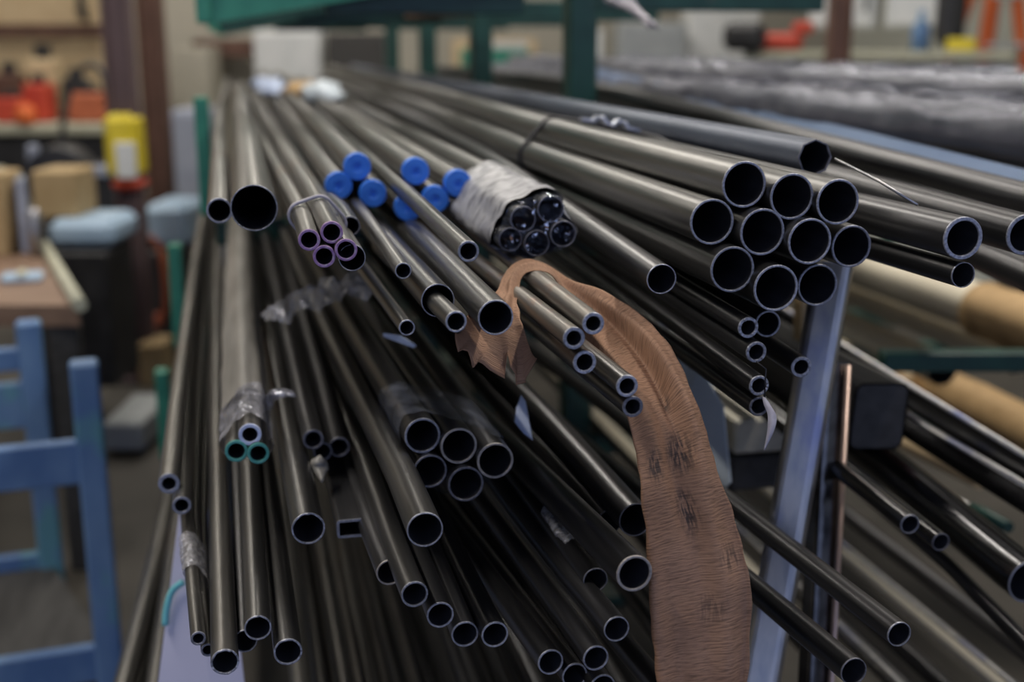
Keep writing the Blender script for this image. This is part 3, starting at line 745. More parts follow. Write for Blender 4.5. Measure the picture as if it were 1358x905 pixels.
# black band with zinc clips round the bundle of ten
BKEYS = ['b%d' % i for i in range(1, 11)]
yb = at_y(745, 165, 1).y
zb = 1.2 * 683 / 430.
yb = P(735, 168, zb).y
band = thing('steel_band', 'thin black band round the bundle of ten wide pipes', 'band', at_plane(PIPES['b1'], yb))
ra = hull_ring(BKEYS, yb, .0012, 120)
xb1 = at_plane(PIPES['b1'], yb).x
for q in ra: q.y -= 2.0 * max(0, q.x - xb1)
MB().tube(ra + [ra[0]], .0034, 6, caps=False).build('band_loop', M['bandblk'], band)
top = sorted(range(120), key=lambda i: -ra[i].z)[0]
clip = MB()
i0 = top
ctr = sum(ra, Vector()) / 120
clippts = []
for k in range(12):
    q = ra[(i0 - 7 - k) % 120]; u = (q - ctr).normalized()
    clippts.append(q + u * (.006 + (.006 if k in (3, 4, 7, 8) else 0)))
for a, b in zip(clippts[:-1], clippts[1:]):
    d = (b - a); ang = math.atan2(d.z, d.x)
    clip.box((a + b) / 2, (d.length * 1.1, .016, .004), Matrix.Rotation(-ang, 3, 'Y'))
co = clip.build('crimp_clip', M['clip'], band); co['label'] = 'stepped zinc crimp clip'
# grey strap round the purple-ended bundle
ys = P(405, 278, 1.16 * 1.14).y
r1 = hull_ring(['p1', 'p2', 'p3', 'p4'], ys, .002, 60)
V = []; f = []
for q in r1:
    V += [q + Vector((0, -.004, 0)), q + Vector((0, .004, 0))]
for k in range(60):
    k2 = (k + 1) % 60; f.append((2 * k, 2 * k + 1, 2 * k2 + 1, 2 * k2))
o = obj('plastic_strap', V, f, M['strap'], None, V[0], smooth=True)
sm_ = o.modifiers.new('thickness', 'SOLIDIFY'); sm_.thickness = .003; sm_.offset = 1
tag(o, 'pale grey strap round the purple-ended pipes', 'strap')
# printed paper sleeve + shiny film over the ends of the small bundle
WK = ['w1', 'w2', 'w3', 'w4', 'w5']
ye = PIPES['w1']['end'].y
sleeve('paper_sleeve', WK, lin(ye + .02, ye + .36, 22), .001, 'sleeve', 'crinkled grey paper sleeve with print round the small bundle', 'wrapping', amp=.005, freq=55, n=72, skew=-.25, ragged=.03)
R = hull_ring(WK, ye - .004, .003, 40); c = sum(R, Vector()) / 40
V = [c]; f = []
for j, s in enumerate((.2, .4, .6, .8, .95, 1.0)):
    for k, q in enumerate(R):
        p = c.lerp(q, s); p = p + Vector((0, noise.noise(p * 90) * .007 - .003 + (.02 if j == 5 else 0), noise.noise(p * 70 + Vector((9, 0, 0))) * .002)); V.append(p)
for k in range(40): f.append((0, 1 + k, 1 + (k + 1) % 40))
for j in range(5):
    for k in range(40): f.append((1 + j * 40 + k, 1 + (j + 1) * 40 + k, 1 + (j + 1) * 40 + (k + 1) % 40, 1 + j * 40 + (k + 1) % 40))
tag(obj('end_film', V, f, M['filmend'], None, c, smooth=True), 'shiny crinkled film stretched over the small bundle ends', 'film')
# clear film round the bundle of five
VK = ['v1', 'v2', 'v3', 'v4', 'v5']
ye = PIPES['v1']['end'].y
sleeve('clear_film', VK, lin(ye + .012, ye + .15, 14), .0012, 'film', 'dark clear film wrapped round the bundle of five pipes', 'film', amp=.0015, freq=30, n=72, skew=-.3, ragged=.02)
# painted-end bundle: grey sleeve and a pale film cuff at the end
GK = ['g1', 'g2', 'g3']
ye = PIPES['g1']['end'].y
sleeve('grey_sleeve', GK, lin(ye + .13, ye + 2.6, 40), .003, 'greysleeve', 'long grey film sleeve round the painted-end pipes', 'wrapping', amp=.003, freq=14, n=48)
sleeve('film_cuff', GK, lin(ye + .025, ye + .15, 12), .002, 'filmcrumple', 'pale crinkled film cuff behind the painted pipe ends', 'film', amp=.004, freq=60, n=48, ragged=.02)
# tape round the two thin pipes
ye = P(258, 736, 1.16 * 1.16).y
sleeve('film_tape', ['l3', 'l4'], lin(ye - .045, ye + .045, 12), .0015, 'filmtape', 'crinkled clear tape round the thinnest pipes', 'tape', amp=.0025, freq=90, n=48, ragged=.008)

# crumpled film tie lying across the lower pipes (a rope of bunched film)
def film_rope(name, pix, rad, m, label, seed=0, n=14, sub=5):
    w = catmull([P(x, y, z) for x, y, z in pix], sub)
    V = []; f = []; fr = frames(w); L_ = len(w)
    for i, (p, (t, a, b)) in enumerate(zip(w, fr)):
        e = min(1, (i + .6) / 3, (L_ - i - .4) / 3)
        for k in range(n):
            g = 2 * math.pi * k / n
            u = a * math.cos(g) + b * math.sin(g)
            rr = rad * e * (1 + .9 * noise.noise((p + u * rad) * 48 + Vector((seed, 0, 0))) + .35 * noise.noise((p + u * rad) * 130))
            q = u * rr; q.z *= .55; V.append(p + q)
    for i in range(L_ - 1):
        for k in range(n): f.append((i * n + k, i * n + (k + 1) % n, (i + 1) * n + (k + 1) % n, (i + 1) * n + k))
    f += [tuple(range(n))[::-1], tuple((L_ - 1) * n + k for k in range(n))]
    return tag(obj(name, V, f, M[m], None, w[0], smooth=True), label, 'film')
ue = catmull([P(*q) for q in [(346, 424, 1.74), (372, 404, 1.70), (400, 391, 1.66), (432, 380, 1.62), (462, 371, 1.58), (492, 366, 1.56)]], 7)
le = catmull([P(*q) for q in [(352, 432, 1.70), (380, 430, 1.66), (410, 420, 1.62), (440, 409, 1.58), (470, 402, 1.55), (500, 400, 1.53)]], 7)
V = []; f = []; nc = 14
for i, (a, b) in enumerate(zip(ue, le)):
    for c_ in range(nc + 1):
        u = c_ / nc; q = a.lerp(b, u)
        e = abs(noise.noise(Vector((q.x * 40, q.y * 14, q.z * 40)))) * .022 + noise.noise(q * 95) * .006 + .010 * math.sin(math.pi * u)
        V.append(q + Vector((noise.noise(q * 50) * .006, 0, e)))
for i in range(len(ue) - 1):
    for c_ in range(nc): k = i * (nc + 1) + c_; f.append((k, k + 1, k + nc + 2, k + nc + 1))
tag(obj('crumpled_film', V, f, M['filmcrumple'], None, V[0], smooth=True), 'bunched clear film lying across the lower level pipes', 'film')
film_rope('film_tie', [(352, 548, 1.5), (356, 530, 1.5), (368, 522, 1.48), (382, 521, 1.47), (392, 526, 1.47)], .008, 'filmcrumple', 'small twisted film tie beside the painted-end bundle', 5)
film_rope('film_scrap', [(424, 604, 1.40), (424, 620, 1.40), (427, 640, 1.38)], .007, 'greysleeve', 'small film scrap under the three small dark pipes', 8)
film_rope('silver_tape', [(722, 672, 1.36), (738, 694, 1.32), (756, 717, 1.28), (774, 740, 1.25), (790, 756, 1.23)], .0085, 'filmtape', 'silvery crinkled tape strip along a dark lower pipe', 11)

# little flat scraps
def scrap(name, pix, m, label, cat, th=.0012):
    w = [P(*q) for q in pix]; n = len(w)
    nn = (w[1] - w[0]).cross(w[-1] - w[0]).normalized() * th
    V = w + [q + nn for q in w]
    f = [tuple(range(n)), tuple(range(2 * n - 1, n - 1, -1))] + [(i, (i + 1) % n, n + (i + 1) % n, n + i) for i in range(n)]
    return tag(obj(name, V, f, M[m], None, w[0]), label, cat)
scrap('plastic_scrap', [(691, 524, 1.42), (696, 531, 1.41), (700, 550, 1.40), (706, 584, 1.38), (694, 575, 1.385), (682, 560, 1.40), (685, 540, 1.41)], 'scrapblue', 'pale blue pointed plastic scrap standing on the dark pipes', 'scrap')
scrap('plastic_scrap', [(508, 442, 1.5), (530, 445, 1.48), (552, 458, 1.46), (548, 462, 1.46), (525, 453, 1.48), (508, 447, 1.5)], 'scrapblue', 'small blue plastic sliver lying under the slim pipes', 'scrap')
b = MB(); w = catmull([P(x, y, z) for x, y, z in [(1013, 527, 1.205), (1018, 538, 1.2), (1024, 552, 1.195), (1022, 572, 1.19), (1014, 597, 1.19)]], 6)
nW = len(w); V = []; f = []
for i, p in enumerate(w):
    ww = .0042 * math.sin(math.pi * min(1, (i + 2) / (nW + 1))) + .0004
    side = (CR @ Vector((1, -.25, .5))).normalized()
    V += [p - side * ww, p + side * ww]
for i in range(nW - 1): f.append((2 * i, 2 * i + 1, 2 * i + 3, 2 * i + 2))
o = obj('curled_strip', V, f, M['strap'], None, w[0], smooth=True); mo = o.modifiers.new('t', 'SOLIDIFY'); mo.thickness = .0012
tag(o, 'curled grey plastic strip dangling from the lowest thick-walled pipe', 'strip')
tag(MB().tube([P(1003, 480, 1.2), P(1016, 490, 1.2), P(1015, 500, 1.2), P(1014, 527, 1.2)], .0008, 6).build('wire', M['bandblk'], None, P(1003, 480, 1.2)), 'fine black wire between notched thick-walled pipes', 'wire')

# ------------------------------------------------------------------ brown crepe paper strip
rows = [  # front edge px, back edge px, z front, z back
 ((715, 492), (602, 468), 1.165, 1.165), ((706, 468), (603, 450), 1.17, 1.17), ((696, 440), (612, 428), 1.18, 1.18), ((688, 415), (640, 404), 1.21, 1.22),
 ((686, 394), (660, 384), 1.25, 1.28), ((689, 375), (668, 367), 1.275, 1.31), ((698, 363), (682, 351), 1.28, 1.33), ((713, 359), (698, 344), 1.275, 1.33), ((729, 363), (716, 349), 1.27, 1.32),
 ((741, 377), (735, 360), 1.275, 1.31), ((752, 402), (757, 372), 1.27, 1.29), ((772, 440), (800, 386), 1.25, 1.26), ((797, 482), (852, 420), 1.20, 1.23),
 ((818, 520), (888, 462), 1.16, 1.19), ((834, 560), (915, 515), 1.13, 1.16), ((843, 600), (936, 572), 1.12, 1.14), ((850, 650), (950, 625), 1.11, 1.13),
 ((857, 710), (972, 680), 1.11, 1.125), ((861, 770), (990, 745), 1.11, 1.12), ((864, 830), (997, 800), 1.11, 1.12), ((870, 890), (994, 870), 1.11, 1.12), ((878, 960), (988, 945), 1.11, 1.12)]
fe = catmull([P(a[0], a[1], z) for a, b, z, _ in rows], 6)
be = catmull([P(b[0], b[1], z) for a, b, _, z in rows], 6)
nR = len(fe); nC = 44; V = []; f = []; uvs = []
rnd = random.Random(4)
flap = [(713, 476), (706, 489), (698, 502), (697, 508), (684, 511), (683, 496), (676, 486), (673, 470), (671, 486), (670, 503), (662, 499), (650, 492), (640, 483), (634, 480), (629, 487), (626, 488), (623, 474), (620, 466), (613, 464), (607, 467), (604, 455), (603, 446), (603, 441)]
def flap_at(u):
    t_ = u * (len(flap) - 1); i_ = min(len(flap) - 2, int(t_)); w_ = t_ - i_
    a_, b_ = flap[i_], flap[i_ + 1]; return P(a_[0] + (b_[0] - a_[0]) * w_, a_[1] + (b_[1] - a_[1]) * w_, 1.165)
for i in range(nR):
    ax = (be[i] - fe[i]); tn = (fe[min(i + 1, nR - 1)] - fe[max(i - 1, 0)])
    nn = ax.cross(tn).normalized()
    for c in range(nC + 1):
        u = c / nC; q = fe[i].lerp(be[i], u)
        s = i / (nR - 1)
        amp = .0035 + .004 * max(0, min(1, (s - .55) / .2))
        # long soft folds running down the strip plus fine crepe relief
        k = amp * (math.sin(u * 9 + s * 5) * .6 + math.sin(u * 17 - s * 9) * .35) * math.sin(math.pi * min(1, max(0, u))) ** .3
        if .48 < s < .80:
            g = math.exp(-((u - .60 - .5 * (s - .62)) / .09) ** 2) * math.sin((s - .48) / .32 * math.pi)
            k += .012 * g
            k -= .010 * math.exp(-((u - .80 - .4 * (s - .62)) / .09) ** 2) * math.sin((s - .48) / .32 * math.pi)
        k += noise.noise(q * 26) * .003
        q = q + nn * k
        edge = noise.noise(Vector((s * 38, 0 if c == 0 else 5, 1))) * .0022
        if c == 0: q = q - ax.normalized() * edge
        if c == nC: q = q + ax.normalized() * (edge * 1.3)
        if i < 14:
            w0 = P(712 - 108 * u, 494 - 36 * u * u, 1.165); w1 = fe[14].lerp(be[14], u) + nn * k
            q = w0.lerp(w1, i / 14) + (flap_at(u) - w0) * (1 - i / 14) ** 3.5 + Vector((0, noise.noise(q * 40) * .004, 0))
        V.append(q); uvs.append((u, s))
for i in range(nR - 1):
    for c in range(nC):
        a = i * (nC + 1) + c
        f.append((a, a + 1, a + nC + 2, a + nC + 1))
pap = obj('brown_paper_strip', V, f, M['kraft'], None, V[nC // 2 + 30 * (nC + 1)], smooth=True)
ul = pap.data.uv_layers.new(name='UVMap')
for lp in pap.data.loops: ul.data[lp.index].uv = uvs[lp.vertex_index]
md = pap.modifiers.new('thickness', 'SOLIDIFY'); md.thickness = .0007
tag(pap, 'torn brown crepe paper strip looped over pipes and hanging down', 'paper')

# ------------------------------------------------------------------ right-hand side: posts, timber, channels, wrapped tubes
def rect_tube(name, p0, p1, w, h, th, m, label, rim='rim', wall_side=Vector((0, 0, 1)), cat='tube', rad=.25, group=None, hollow=True):
    t = (p1 - p0).normalized(); a = (wall_side - t * wall_side.dot(t)).normalized(); b = t.cross(a)
    def prof(w, h, r):
        o = []
        for sx, sy, st in ((1, 1, 0), (-1, 1, 90), (-1, -1, 180), (1, -1, 270)):
            for k in range(5):
                g = math.radians(st + k * 22.5)
                o.append((sx * (w / 2 - r) + math.cos(g) * r, sy * (h / 2 - r) + math.sin(g) * r))
        return o
    r = min(w, h) * rad
    A = prof(w, h, r); B = prof(w - 2 * th, h - 2 * th, max(.0005, r - th)); n = len(A)
    mk = lambda pr, c: [c + b * x + a * y for x, y in pr]
    V = mk(A, p0 + t * .002) + mk(A, p1) + mk(B, p0 + t * .002) + mk(B, p1)
    f = []
    for k in range(n):
        k2 = (k + 1) % n
        f += [(k, k2, n + k2, n + k), (2 * n + k, 3 * n + k, 3 * n + k2, 2 * n + k2), (n + k, n + k2, 3 * n + k2, 3 * n + k)]
    o = obj(name, V, f, M[m], None, p0, smooth=False)
    tag(o, label, cat, group)
    V = mk(A, p0 + t * .002) + mk(A, p0) + mk(B, p0) + mk(B, p0 + t * .002); f = []
    for j in range(3):
        for k in range(n):
            k2 = (k + 1) % n; f.append((j * n + k, (j + 1) * n + k, (j + 1) * n + k2, j * n + k2))
    if not hollow:
        f.append(tuple(n + k for k in range(n)))
    obj('cut_end', V, f, M[rim], o, p0)
    return o
def floor_pt(a, b):   # extend the line a->b to the floor
    d = b - a; return a + d * ((0.0 - a.z) / d.z)
a0 = P(1106, 352, 1.5); a1 = P(1008, 905, 1.47)
rect_tube('silver_post', a0, floor_pt(a0, a1), .047, .047, .003, 'bright', 'bright silver square tube leaning upright under the banded bundle', wall_side=Vector((-.62, -1, 0)), cat='post')
a0 = P(1104, 480, 1.58); a1 = P(1086, 820, 1.58)
rect_tube('upright_channel', a0, floor_pt(a0, a1), .042, .03, .002, 'polished', 'dark polished upright bar with rounded top behind the silver post', wall_side=Vector((.2, -1, 0)), cat='post', hollow=False, rim='polished')
ub_ = COL.objects['upright_channel']; sd_ = CR @ Vector((1, 0, 0))
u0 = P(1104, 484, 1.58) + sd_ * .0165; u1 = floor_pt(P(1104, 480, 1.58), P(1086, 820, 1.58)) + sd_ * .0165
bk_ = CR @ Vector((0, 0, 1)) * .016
e_ = MB().tube([u0 + bk_, u1 + bk_], .0042, 8).build('edge_highlight', M['copper'], ub_, u0); e_['label'] = 'pale copper highlight put on the edge as a strip'  # thin tube paints the copper highlight onto the bar's edge
# timber under the pipes, white sheet
Yd = Vector((0, 1, 0))
def lumber(name, pa, w, h, L, m, label, bev=.004, d=Yd, cat='timber'):
    c = pa + d * (L / 2)
    q = Vector((0, 1, 0)).rotation_difference(d).to_matrix()
    o = MB().box(c, (w, L, h), q, bev).build(name, M[m], None, pa)
    return tag(o, label, cat)
lumber('timber_block', P(1014, 578, 1.85), .098, .055, 1.4, 'timber', 'pale timber laid on a shaded one under the thick-walled pipes')
lumber('timber_block', P(1014, 627, 1.87), .11, .055, 1.4, 'timberdk', 'timber under the pale one, shade put into its dark colour')  # shadowed part below the pale block, its shade put into a dark colour
scr = [(872, 428, 1.80), (925, 480, 1.72), (958, 540, 1.68), (968, 640, 1.66), (950, 660, 1.68), (900, 600, 1.74), (870, 500, 1.82)]
scrap('plastic_sheet', scr, 'whiteplastic', 'pale blue-white plastic sheet edge behind the paper strip', 'sheet', .003)
tag(MB().box(P(1062, 430, 1.95), (.012, .03, .16), Matrix.Rotation(-.05, 3, 'Y')).build('yellow_stick', M['card'], None, P(1062, 470, 1.95)), 'pale yellow stick standing beside the silver post', 'stick')
# plastic-wrapped tubes on the right
def wrapped(name, pix0, rp, z, L, label, seed, m='wrapdark'):
    x, y = pix0; pts = spine_straight(x, y, None, None, z, L)
    R = rp * z / F; n = 40; V = []; f = []
    N_ = 90; st = [L * k / (N_ - 1) for k in range(N_)]
    pp = dict(pts=pts); c = [along(pp, s) for s in st]
    for i, p in enumerate(c):
        for k in range(n):
            g = 2 * math.pi * k / n; u = Vector((math.cos(g), 0, math.sin(g)))
            q = p + u * R
            e = noise.noise(Vector((q.x * 18, q.y * 9, q.z * 18 + seed))) + .6 * noise.noise(Vector((q.x * 45, q.y * 25, q.z * 45 + seed)))
            V.append(p + u * (R + .006 * e))
    for i in range(N_ - 1):
        for k in range(n): f.append((i * n + k, i * n + (k + 1) % n, (i + 1) * n + (k + 1) % n, (i + 1) * n + k))
    f += [tuple(range(n))[::-1], tuple((N_ - 1) * n + k for k in range(n))]
    o = obj(name, V, f, M[m], None, pts[0], smooth=[True] * (len(f) - 2) + [False] * 2)
    tag(o, label, 'tube'); return pts, R, o
pts, R, wo = wrapped('wrapped_tube', (1480, 192), 46, 1.55, 4.2, 'thick dark tube wrapped in crinkled clear film', 0)
def film_over(pts, R, L, parent, seed):
    n = 24; N_ = 80; V = []; f = []; pp = dict(pts=pts)
    for i in range(N_):
        p = along(pp, L * i / (N_ - 1))
        for k in range(n):
            g = math.pi * (-.05 + 1.1 * k / (n - 1)); u = Vector((math.cos(g), 0, math.sin(g)))
            q = p + u * R
            e = abs(noise.noise(Vector((q.x * 26, q.y * 11, q.z * 26 + seed)))) * .018
            V.append(p + u * (R + .007 + e))
    for i in range(N_ - 1):
        for k in range(n - 1): f.append((i * n + k, i * n + k + 1, (i + 1) * n + k + 1, (i + 1) * n + k))
    o = obj('film_layer', V, f, M['filmover'], parent, pts[0], smooth=True); o['label'] = 'loose crinkled clear film'
film_over(pts, R, 4.1, wo, 3)
pts, R, wo = wrapped('wrapped_tube', (1470, 138), 36, 1.80, 4.0, 'second film-wrapped tube lying behind the thick one', 7)
film_over(pts, R, 3.9, wo, 9)
def bar(name, pix, w, h, z, L, m, label, back=None, roll=0, cat='bar', hollow=True, rim='rim_dull', th=.003):
    x, y = pix; p0 = P(x, y, z)
    d = ray(*own_vp(x, y, *back)) if back else Yd
    return rect_tube(name, p0, p0 + d * L, w, h, th, m, label, rim, Matrix.Rotation(roll, 3, 'Y') @ Vector((0, 0, 1)), cat, .18, hollow=hollow)
bar('blue_channel', (1480, 282), .010, .050, 1.47, 2.6, 'bluefilm', 'flat bar covered with pale blue film under the wrapped tube', back=(1000, 156), roll=.5)
bar('flat_bar', (1500, 250), .02, .008, 1.50, 2.6, 'dark', 'dark flat bar above the blue-filmed one', back=(1000, 134), roll=-.2)
tag(MB().tube([P(1108, 211, 1.28), P(1165, 240, 1.22), P(1217, 272, 1.19)], .0016, 6).build('thin_rod', M['bright'], None, P(1217, 272, 1.19)), 'thin bright rod leaning on the heavy pipe', 'rod')
# dark boxes and channels on the right, lower
bar('flat_bar', (1430, 668), .012, .034, 1.55, 3.0, 'polished', 'dark flat bar on edge with a highlight put on its top, higher one', back=(1200, 524), roll=.15, hollow=False)
bar('flat_bar', (1440, 712), .012, .034, 1.50, 3.0, 'polished', 'dark flat bar on edge with a highlight put on its top, lower one', back=(1220, 577), roll=.15, hollow=False)
bar('rectangular_tube', (470, 701), .038, .021, 1.32, 3.0, 'dark', 'small rectangular tube end beside the long diagonal pipes', rim='rim', th=.0028)
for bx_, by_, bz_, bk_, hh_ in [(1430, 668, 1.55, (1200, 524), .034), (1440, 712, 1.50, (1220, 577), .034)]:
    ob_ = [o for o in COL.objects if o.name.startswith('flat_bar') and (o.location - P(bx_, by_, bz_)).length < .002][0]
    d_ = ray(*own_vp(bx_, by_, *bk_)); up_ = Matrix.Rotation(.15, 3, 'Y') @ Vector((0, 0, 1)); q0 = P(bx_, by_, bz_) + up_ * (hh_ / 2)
    e_ = MB().tube([q0, q0 + d_ * 3.0], .0058, 8).build('highlight_strip', M['bright'], ob_, q0); e_['label'] = 'highlight put on the top edge as a bright strip'  # bright strip stands in for the steel highlight along the bar's top
bar('capped_beam', (1166, 553), .085, .10, 1.72, 1.2, 'timberdk', 'dark capped square beam behind the upright bar', hollow=False, rim='timberdk', roll=.06)
tag(MB().box(P(1146, 496, 1.9), (.06, .16, .02), Matrix.Rotation(.35, 3, 'Y'), .004).build('pink_tool', M['pink'], None, P(1146, 500, 1.9)), 'small pink plastic piece lying on the capped beam', 'tool')
pa, pb = P(1168, 478, 2.2), P(1480, 474, 2.2); pb.z = pa.z
t = thing('cantilever_stand', 'dark green cantilever arm on its own post crossing before the cardboard tubes', 'stand', (pb.x, pb.y, 0))
dd_ = (pb - pa); ang_ = math.atan2(dd_.y, dd_.x)
MB().box((pa + pb) / 2, (dd_.length, .04, .036), Matrix.Rotation(ang_, 3, 'Z'), .003).build('arm', M['green'], t)
MB().box((pb.x + .03, pb.y, .55), (.06, .06, 1.1), None, .004).build('post', M['green'], t)
MB().box((pb.x + .03, pb.y, .01), (.3, .3, .02), None, .003).build('base_plate', M['green'], t)
# pale cardboard tubes with brown paper ends, on the right-hand arms
for i, (x, y, r, z, lab) in enumerate([(1420, 452, 37, 2.45, 'thick cream cardboard tube with brown paper end, topmost'), (1350, 474, 24, 2.75, 'slimmer cream cardboard tube below the thick one'),
                                       (1198, 527, 24, 3.3, 'cream cardboard tube with brown paper end under the green arm'), (1420, 604, 35, 2.82, 'thick tube wholly in brown paper under the green arm'),
                                       (1250, 491, 22, 3.0, 'shortest cream cardboard tube near the silver post')]):
    pts = spine_straight(x, y, None, None, z, 3.2)
    R = r * z / F; pp = dict(pts=pts)
    o = tube_mesh('cardboard_tube', pts, R, R * .9, M['cream'], None, pts[0], n=24)
    tag(o, lab, 'tube')
    if i in (0, 2, 3):
        Lp = (.30, .16, .6)[(0, 2, 3).index(i)]
        b = MB(); st = [Lp * k / 8 for k in range(9)]
        b.tube([along(pp, s) - (Yd * .004 if s == 0 else Yd * 0) for s in st], [R * .7] + [R * 1.02 + .005 + .002 * math.sin(k * 2) for k in range(8)], 20)
        c = b.build('paper_end', M['brownpaper'], o, pts[0]); c['label'] = 'brown paper wrapped end'
for i, (x, y, z, mm, lab) in enumerate([(1300, 640, 2.2, 'card', 'tan wooden stick lying below the flat bars'), (1338, 700, 2.0, 'bright', 'thin pale rod with a green cap crossing the tan stick')]):
    p = P(x, y, z); e = Vector((p.x - (.10 if i else .06), 3.3, .667 + (.006 if i else .014)))
    o = MB().tube([p, e], .014 if i == 0 else .006, 8).build('stick', M[mm], None, p)
    tag(o, lab, 'stick')
    if i:
        g = p.lerp(e, .04); MB().tube([p, g, p.lerp(e, .06)], [.010, .012, .010], 12).build('green_cap', M['green'], o, p)
# lavender sheet standing beside the low pipes on the left
p0, p1, p2, p3 = P(240, 660, 1.62), P(300, 690, 1.62), P(330, 960, 1.55), P(203, 960, 1.55)
q = thing('lavender_sheet', 'lavender white panel standing behind the taped thin pipes', 'panel', p3)
p2 = floor_pt(p1, p2); p3 = floor_pt(p0, p3)
V = [p0, p1, p2, p3]; nn = Vector((0, .006, 0)); V = V + [v_ + nn for v_ in V]
obj('sheet', V, [(0, 1, 2, 3), (7, 6, 5, 4), (0, 4, 5, 1), (1, 5, 6, 2), (2, 6, 7, 3), (3, 7, 4, 0)], M['lavender'], q)
MB().tube(catmull([P(243, 772, 1.575), P(228, 785, 1.575), P(221, 808, 1.572), P(219, 830, 1.57)], 5), .0045, 6).build('cyan_edge', M['cyan'], q)

# ------------------------------------------------------------------ things on the top shelf
for i, (x, y, z, lab) in enumerate([(640, 8, 3.3, 'brown plank end lying on the first top arm'), (505, 14, 4.5, 'brown plank end lying on the second top arm')]):
    lumber('wood_plank', P(x, y, z), .16, .028, 1.2, 'woodtop', lab)
for k in range(5):
    rr = random.Random(k)
    a = P(800 + k * 7, -6 - k * 2, 2.35); b_ = P(840 + k * 4, 14 + 2 * k, 2.3); c_ = P(864 + rr.uniform(-4, 9), 30 + rr.uniform(-4, 8), 2.27)
    w = catmull([a, b_, c_], 6)
    V = []; f = []
    sd = Vector((rr.uniform(-.4, .4), .6, .8)).normalized()
    for i, p in enumerate(w):
        ww = .015 * (1 - .5 * i / len(w)); q = sd * ww + Vector((0, 0, noise.noise(p * 80) * .005))
        V += [p - q, p + q]
    for i in range(len(w) - 1): f.append((2 * i, 2 * i + 1, 2 * i + 3, 2 * i + 2))
    if k == 0: root = thing('tattered_foil', 'tattered grey foil bundle dangling from the top shelf', 'scrap', a)
    o = obj('foil_strand', V, f, M['scrapmetal'], root, smooth=True)
    mo = o.modifiers.new('t', 'SOLIDIFY'); mo.thickness = .002

# ------------------------------------------------------------------ workshop behind, left
def simple_box(name, px, size, m, label, cat, rotz=0, bev=.01, h=None, y=None, z=None):
    pass
def gbox(name, x0, x1, ytop, ybot, z, depth, m, label, cat, bev=.01, parts=None):
    """a box whose front spans pixels x0..x1, ytop..ybot at distance z"""
    a = P(x0, (ytop + ybot) / 2, z); b = P(x1, (ytop + ybot) / 2, z)
    t = P((x0 + x1) / 2, ytop, z); d = P((x0 + x1) / 2, ybot, z)
    w = (b - a).length; h = t.z - d.z
    yw = math.atan2((b - a).y, (b - a).x)
    R = Matrix.Rotation(yw, 3, 'Z'); bk = R @ Vector((0, 1, 0))
    c = (a + b) / 2; c.z = (t.z + d.z) / 2; c = c + bk * depth / 2
    o = MB().box(c, (w, depth, h), R, bev).build(name, M[m], None, Vector((c.x, c.y, d.z)))
    tag(o, label, cat)
    return o, c, R, w, h
def addpart(o, name, c, size, m, R=None, bev=.004):
    return MB().box(c, size, R, bev).build(name, M[m], o, c)

# plywood boards on the back wall with a brown rail
o, c, R, w, h = gbox('plywood_board', -120, 138, -40, 118, 9.4, .02, 'ply', 'tan plywood board on the wall above the tool bench', 'board')
a, b = P(-120, 41, 9.3), P(142, 41, 9.3)
tag(MB().box((a + b) / 2, ((b - a).length, .05, .10), Matrix.Rotation(math.atan2((b - a).y, (b - a).x), 3, 'Z'), .006).build('wooden_rail', M['brown'], None, a), 'dark brown rail running across the plywood board', 'rail')
p = P(107, 5, 9.2)
tag(MB().tube(catmull([p + Vector((0, 0, .2)), p, p + Vector((.02, 0, -.12)), p + Vector((-.02, 0, -.02))], 5), .03, 8).build('hanging_hook', M['black'], None, p), 'black hook hanging in front of the plywood board', 'hook')
# bench with tools
t = thing('workbench', 'pale-topped tool bench with black body under the plywood board', 'bench', Vector((-2.2, 8.3, 0)))
a, b = P(-150, 172, 8.4), P(212, 172, 8.4); yw = math.atan2((b - a).y, (b - a).x); RZ = Matrix.Rotation(yw, 3, 'Z'); bk = RZ @ Vector((0, 1, 0))
c = (a + b) / 2 + bk * .35; hz = c.z
MB().box(c, ((b - a).length, .7, .07), RZ, .01).build('bench_top', M['benchtop'], t)
MB().box(Vector((c.x, c.y, hz - .19)) , ((b - a).length - .1, .6, .28), RZ, .01).build('drawer_case', M['black'], t)
for sgn in (-1, 1):
    for dd in (-1, 1):
        q = c + RZ @ Vector((sgn * ((b - a).length / 2 - .1), dd * .25, 0))
        MB().box((q.x, q.y, (hz - .33) / 2), (.08, .08, hz - .33), RZ, .006).build('leg', M['black'], t)
top = hz + .035
def tool(name, px, py_b, w, h, d, m, label, cat, z=8.5):
    p = P(px, 160, z); p.z = top
    o = thing(name, label, cat, p)
    MB().box((p.x, p.y + d / 2, top + h * .4), (w, d, h * .8), RZ, .02).build('body', M[m], o)
    MB().box((p.x, p.y + d / 2, top + h * .88), (w * .55, d * .3, h * .22), RZ, .015).build('handle', M['black'], o)
    return o
tool('toolbox', 15, 0, .20, .22, .2, 'red', 'red toolbox at the end of the tool bench', 'toolbox')
tool('toolbox', 53, 0, .18, .34, .2, 'red', 'tall red toolbox in the middle of the tool bench', 'toolbox', 8.6)
tool('toolbox', 118, 0, .26, .26, .2, 'hose', 'low rust-red toolbox near the column on the tool bench', 'toolbox', 8.6)
tool('tool_case', -30, 0, .25, .40, .25, 'brown', 'dark brown case at the back of the tool bench', 'case', 8.75)
tool('tool_case', 104, 0, .19, .38, .12, 'black', 'black case behind the low rust-red toolbox', 'case', 8.86)
tool('grinder', 16, 0, .20, .42, .15, 'brown', 'dark tool rack behind the red toolbox', 'tool', 8.85)
tool('carton', 62, 0, .21, .55, .2, 'ply', 'tan carton standing behind the toolboxes', 'carton', 8.9)
p = P(35, 160, 8.42); p.z = top
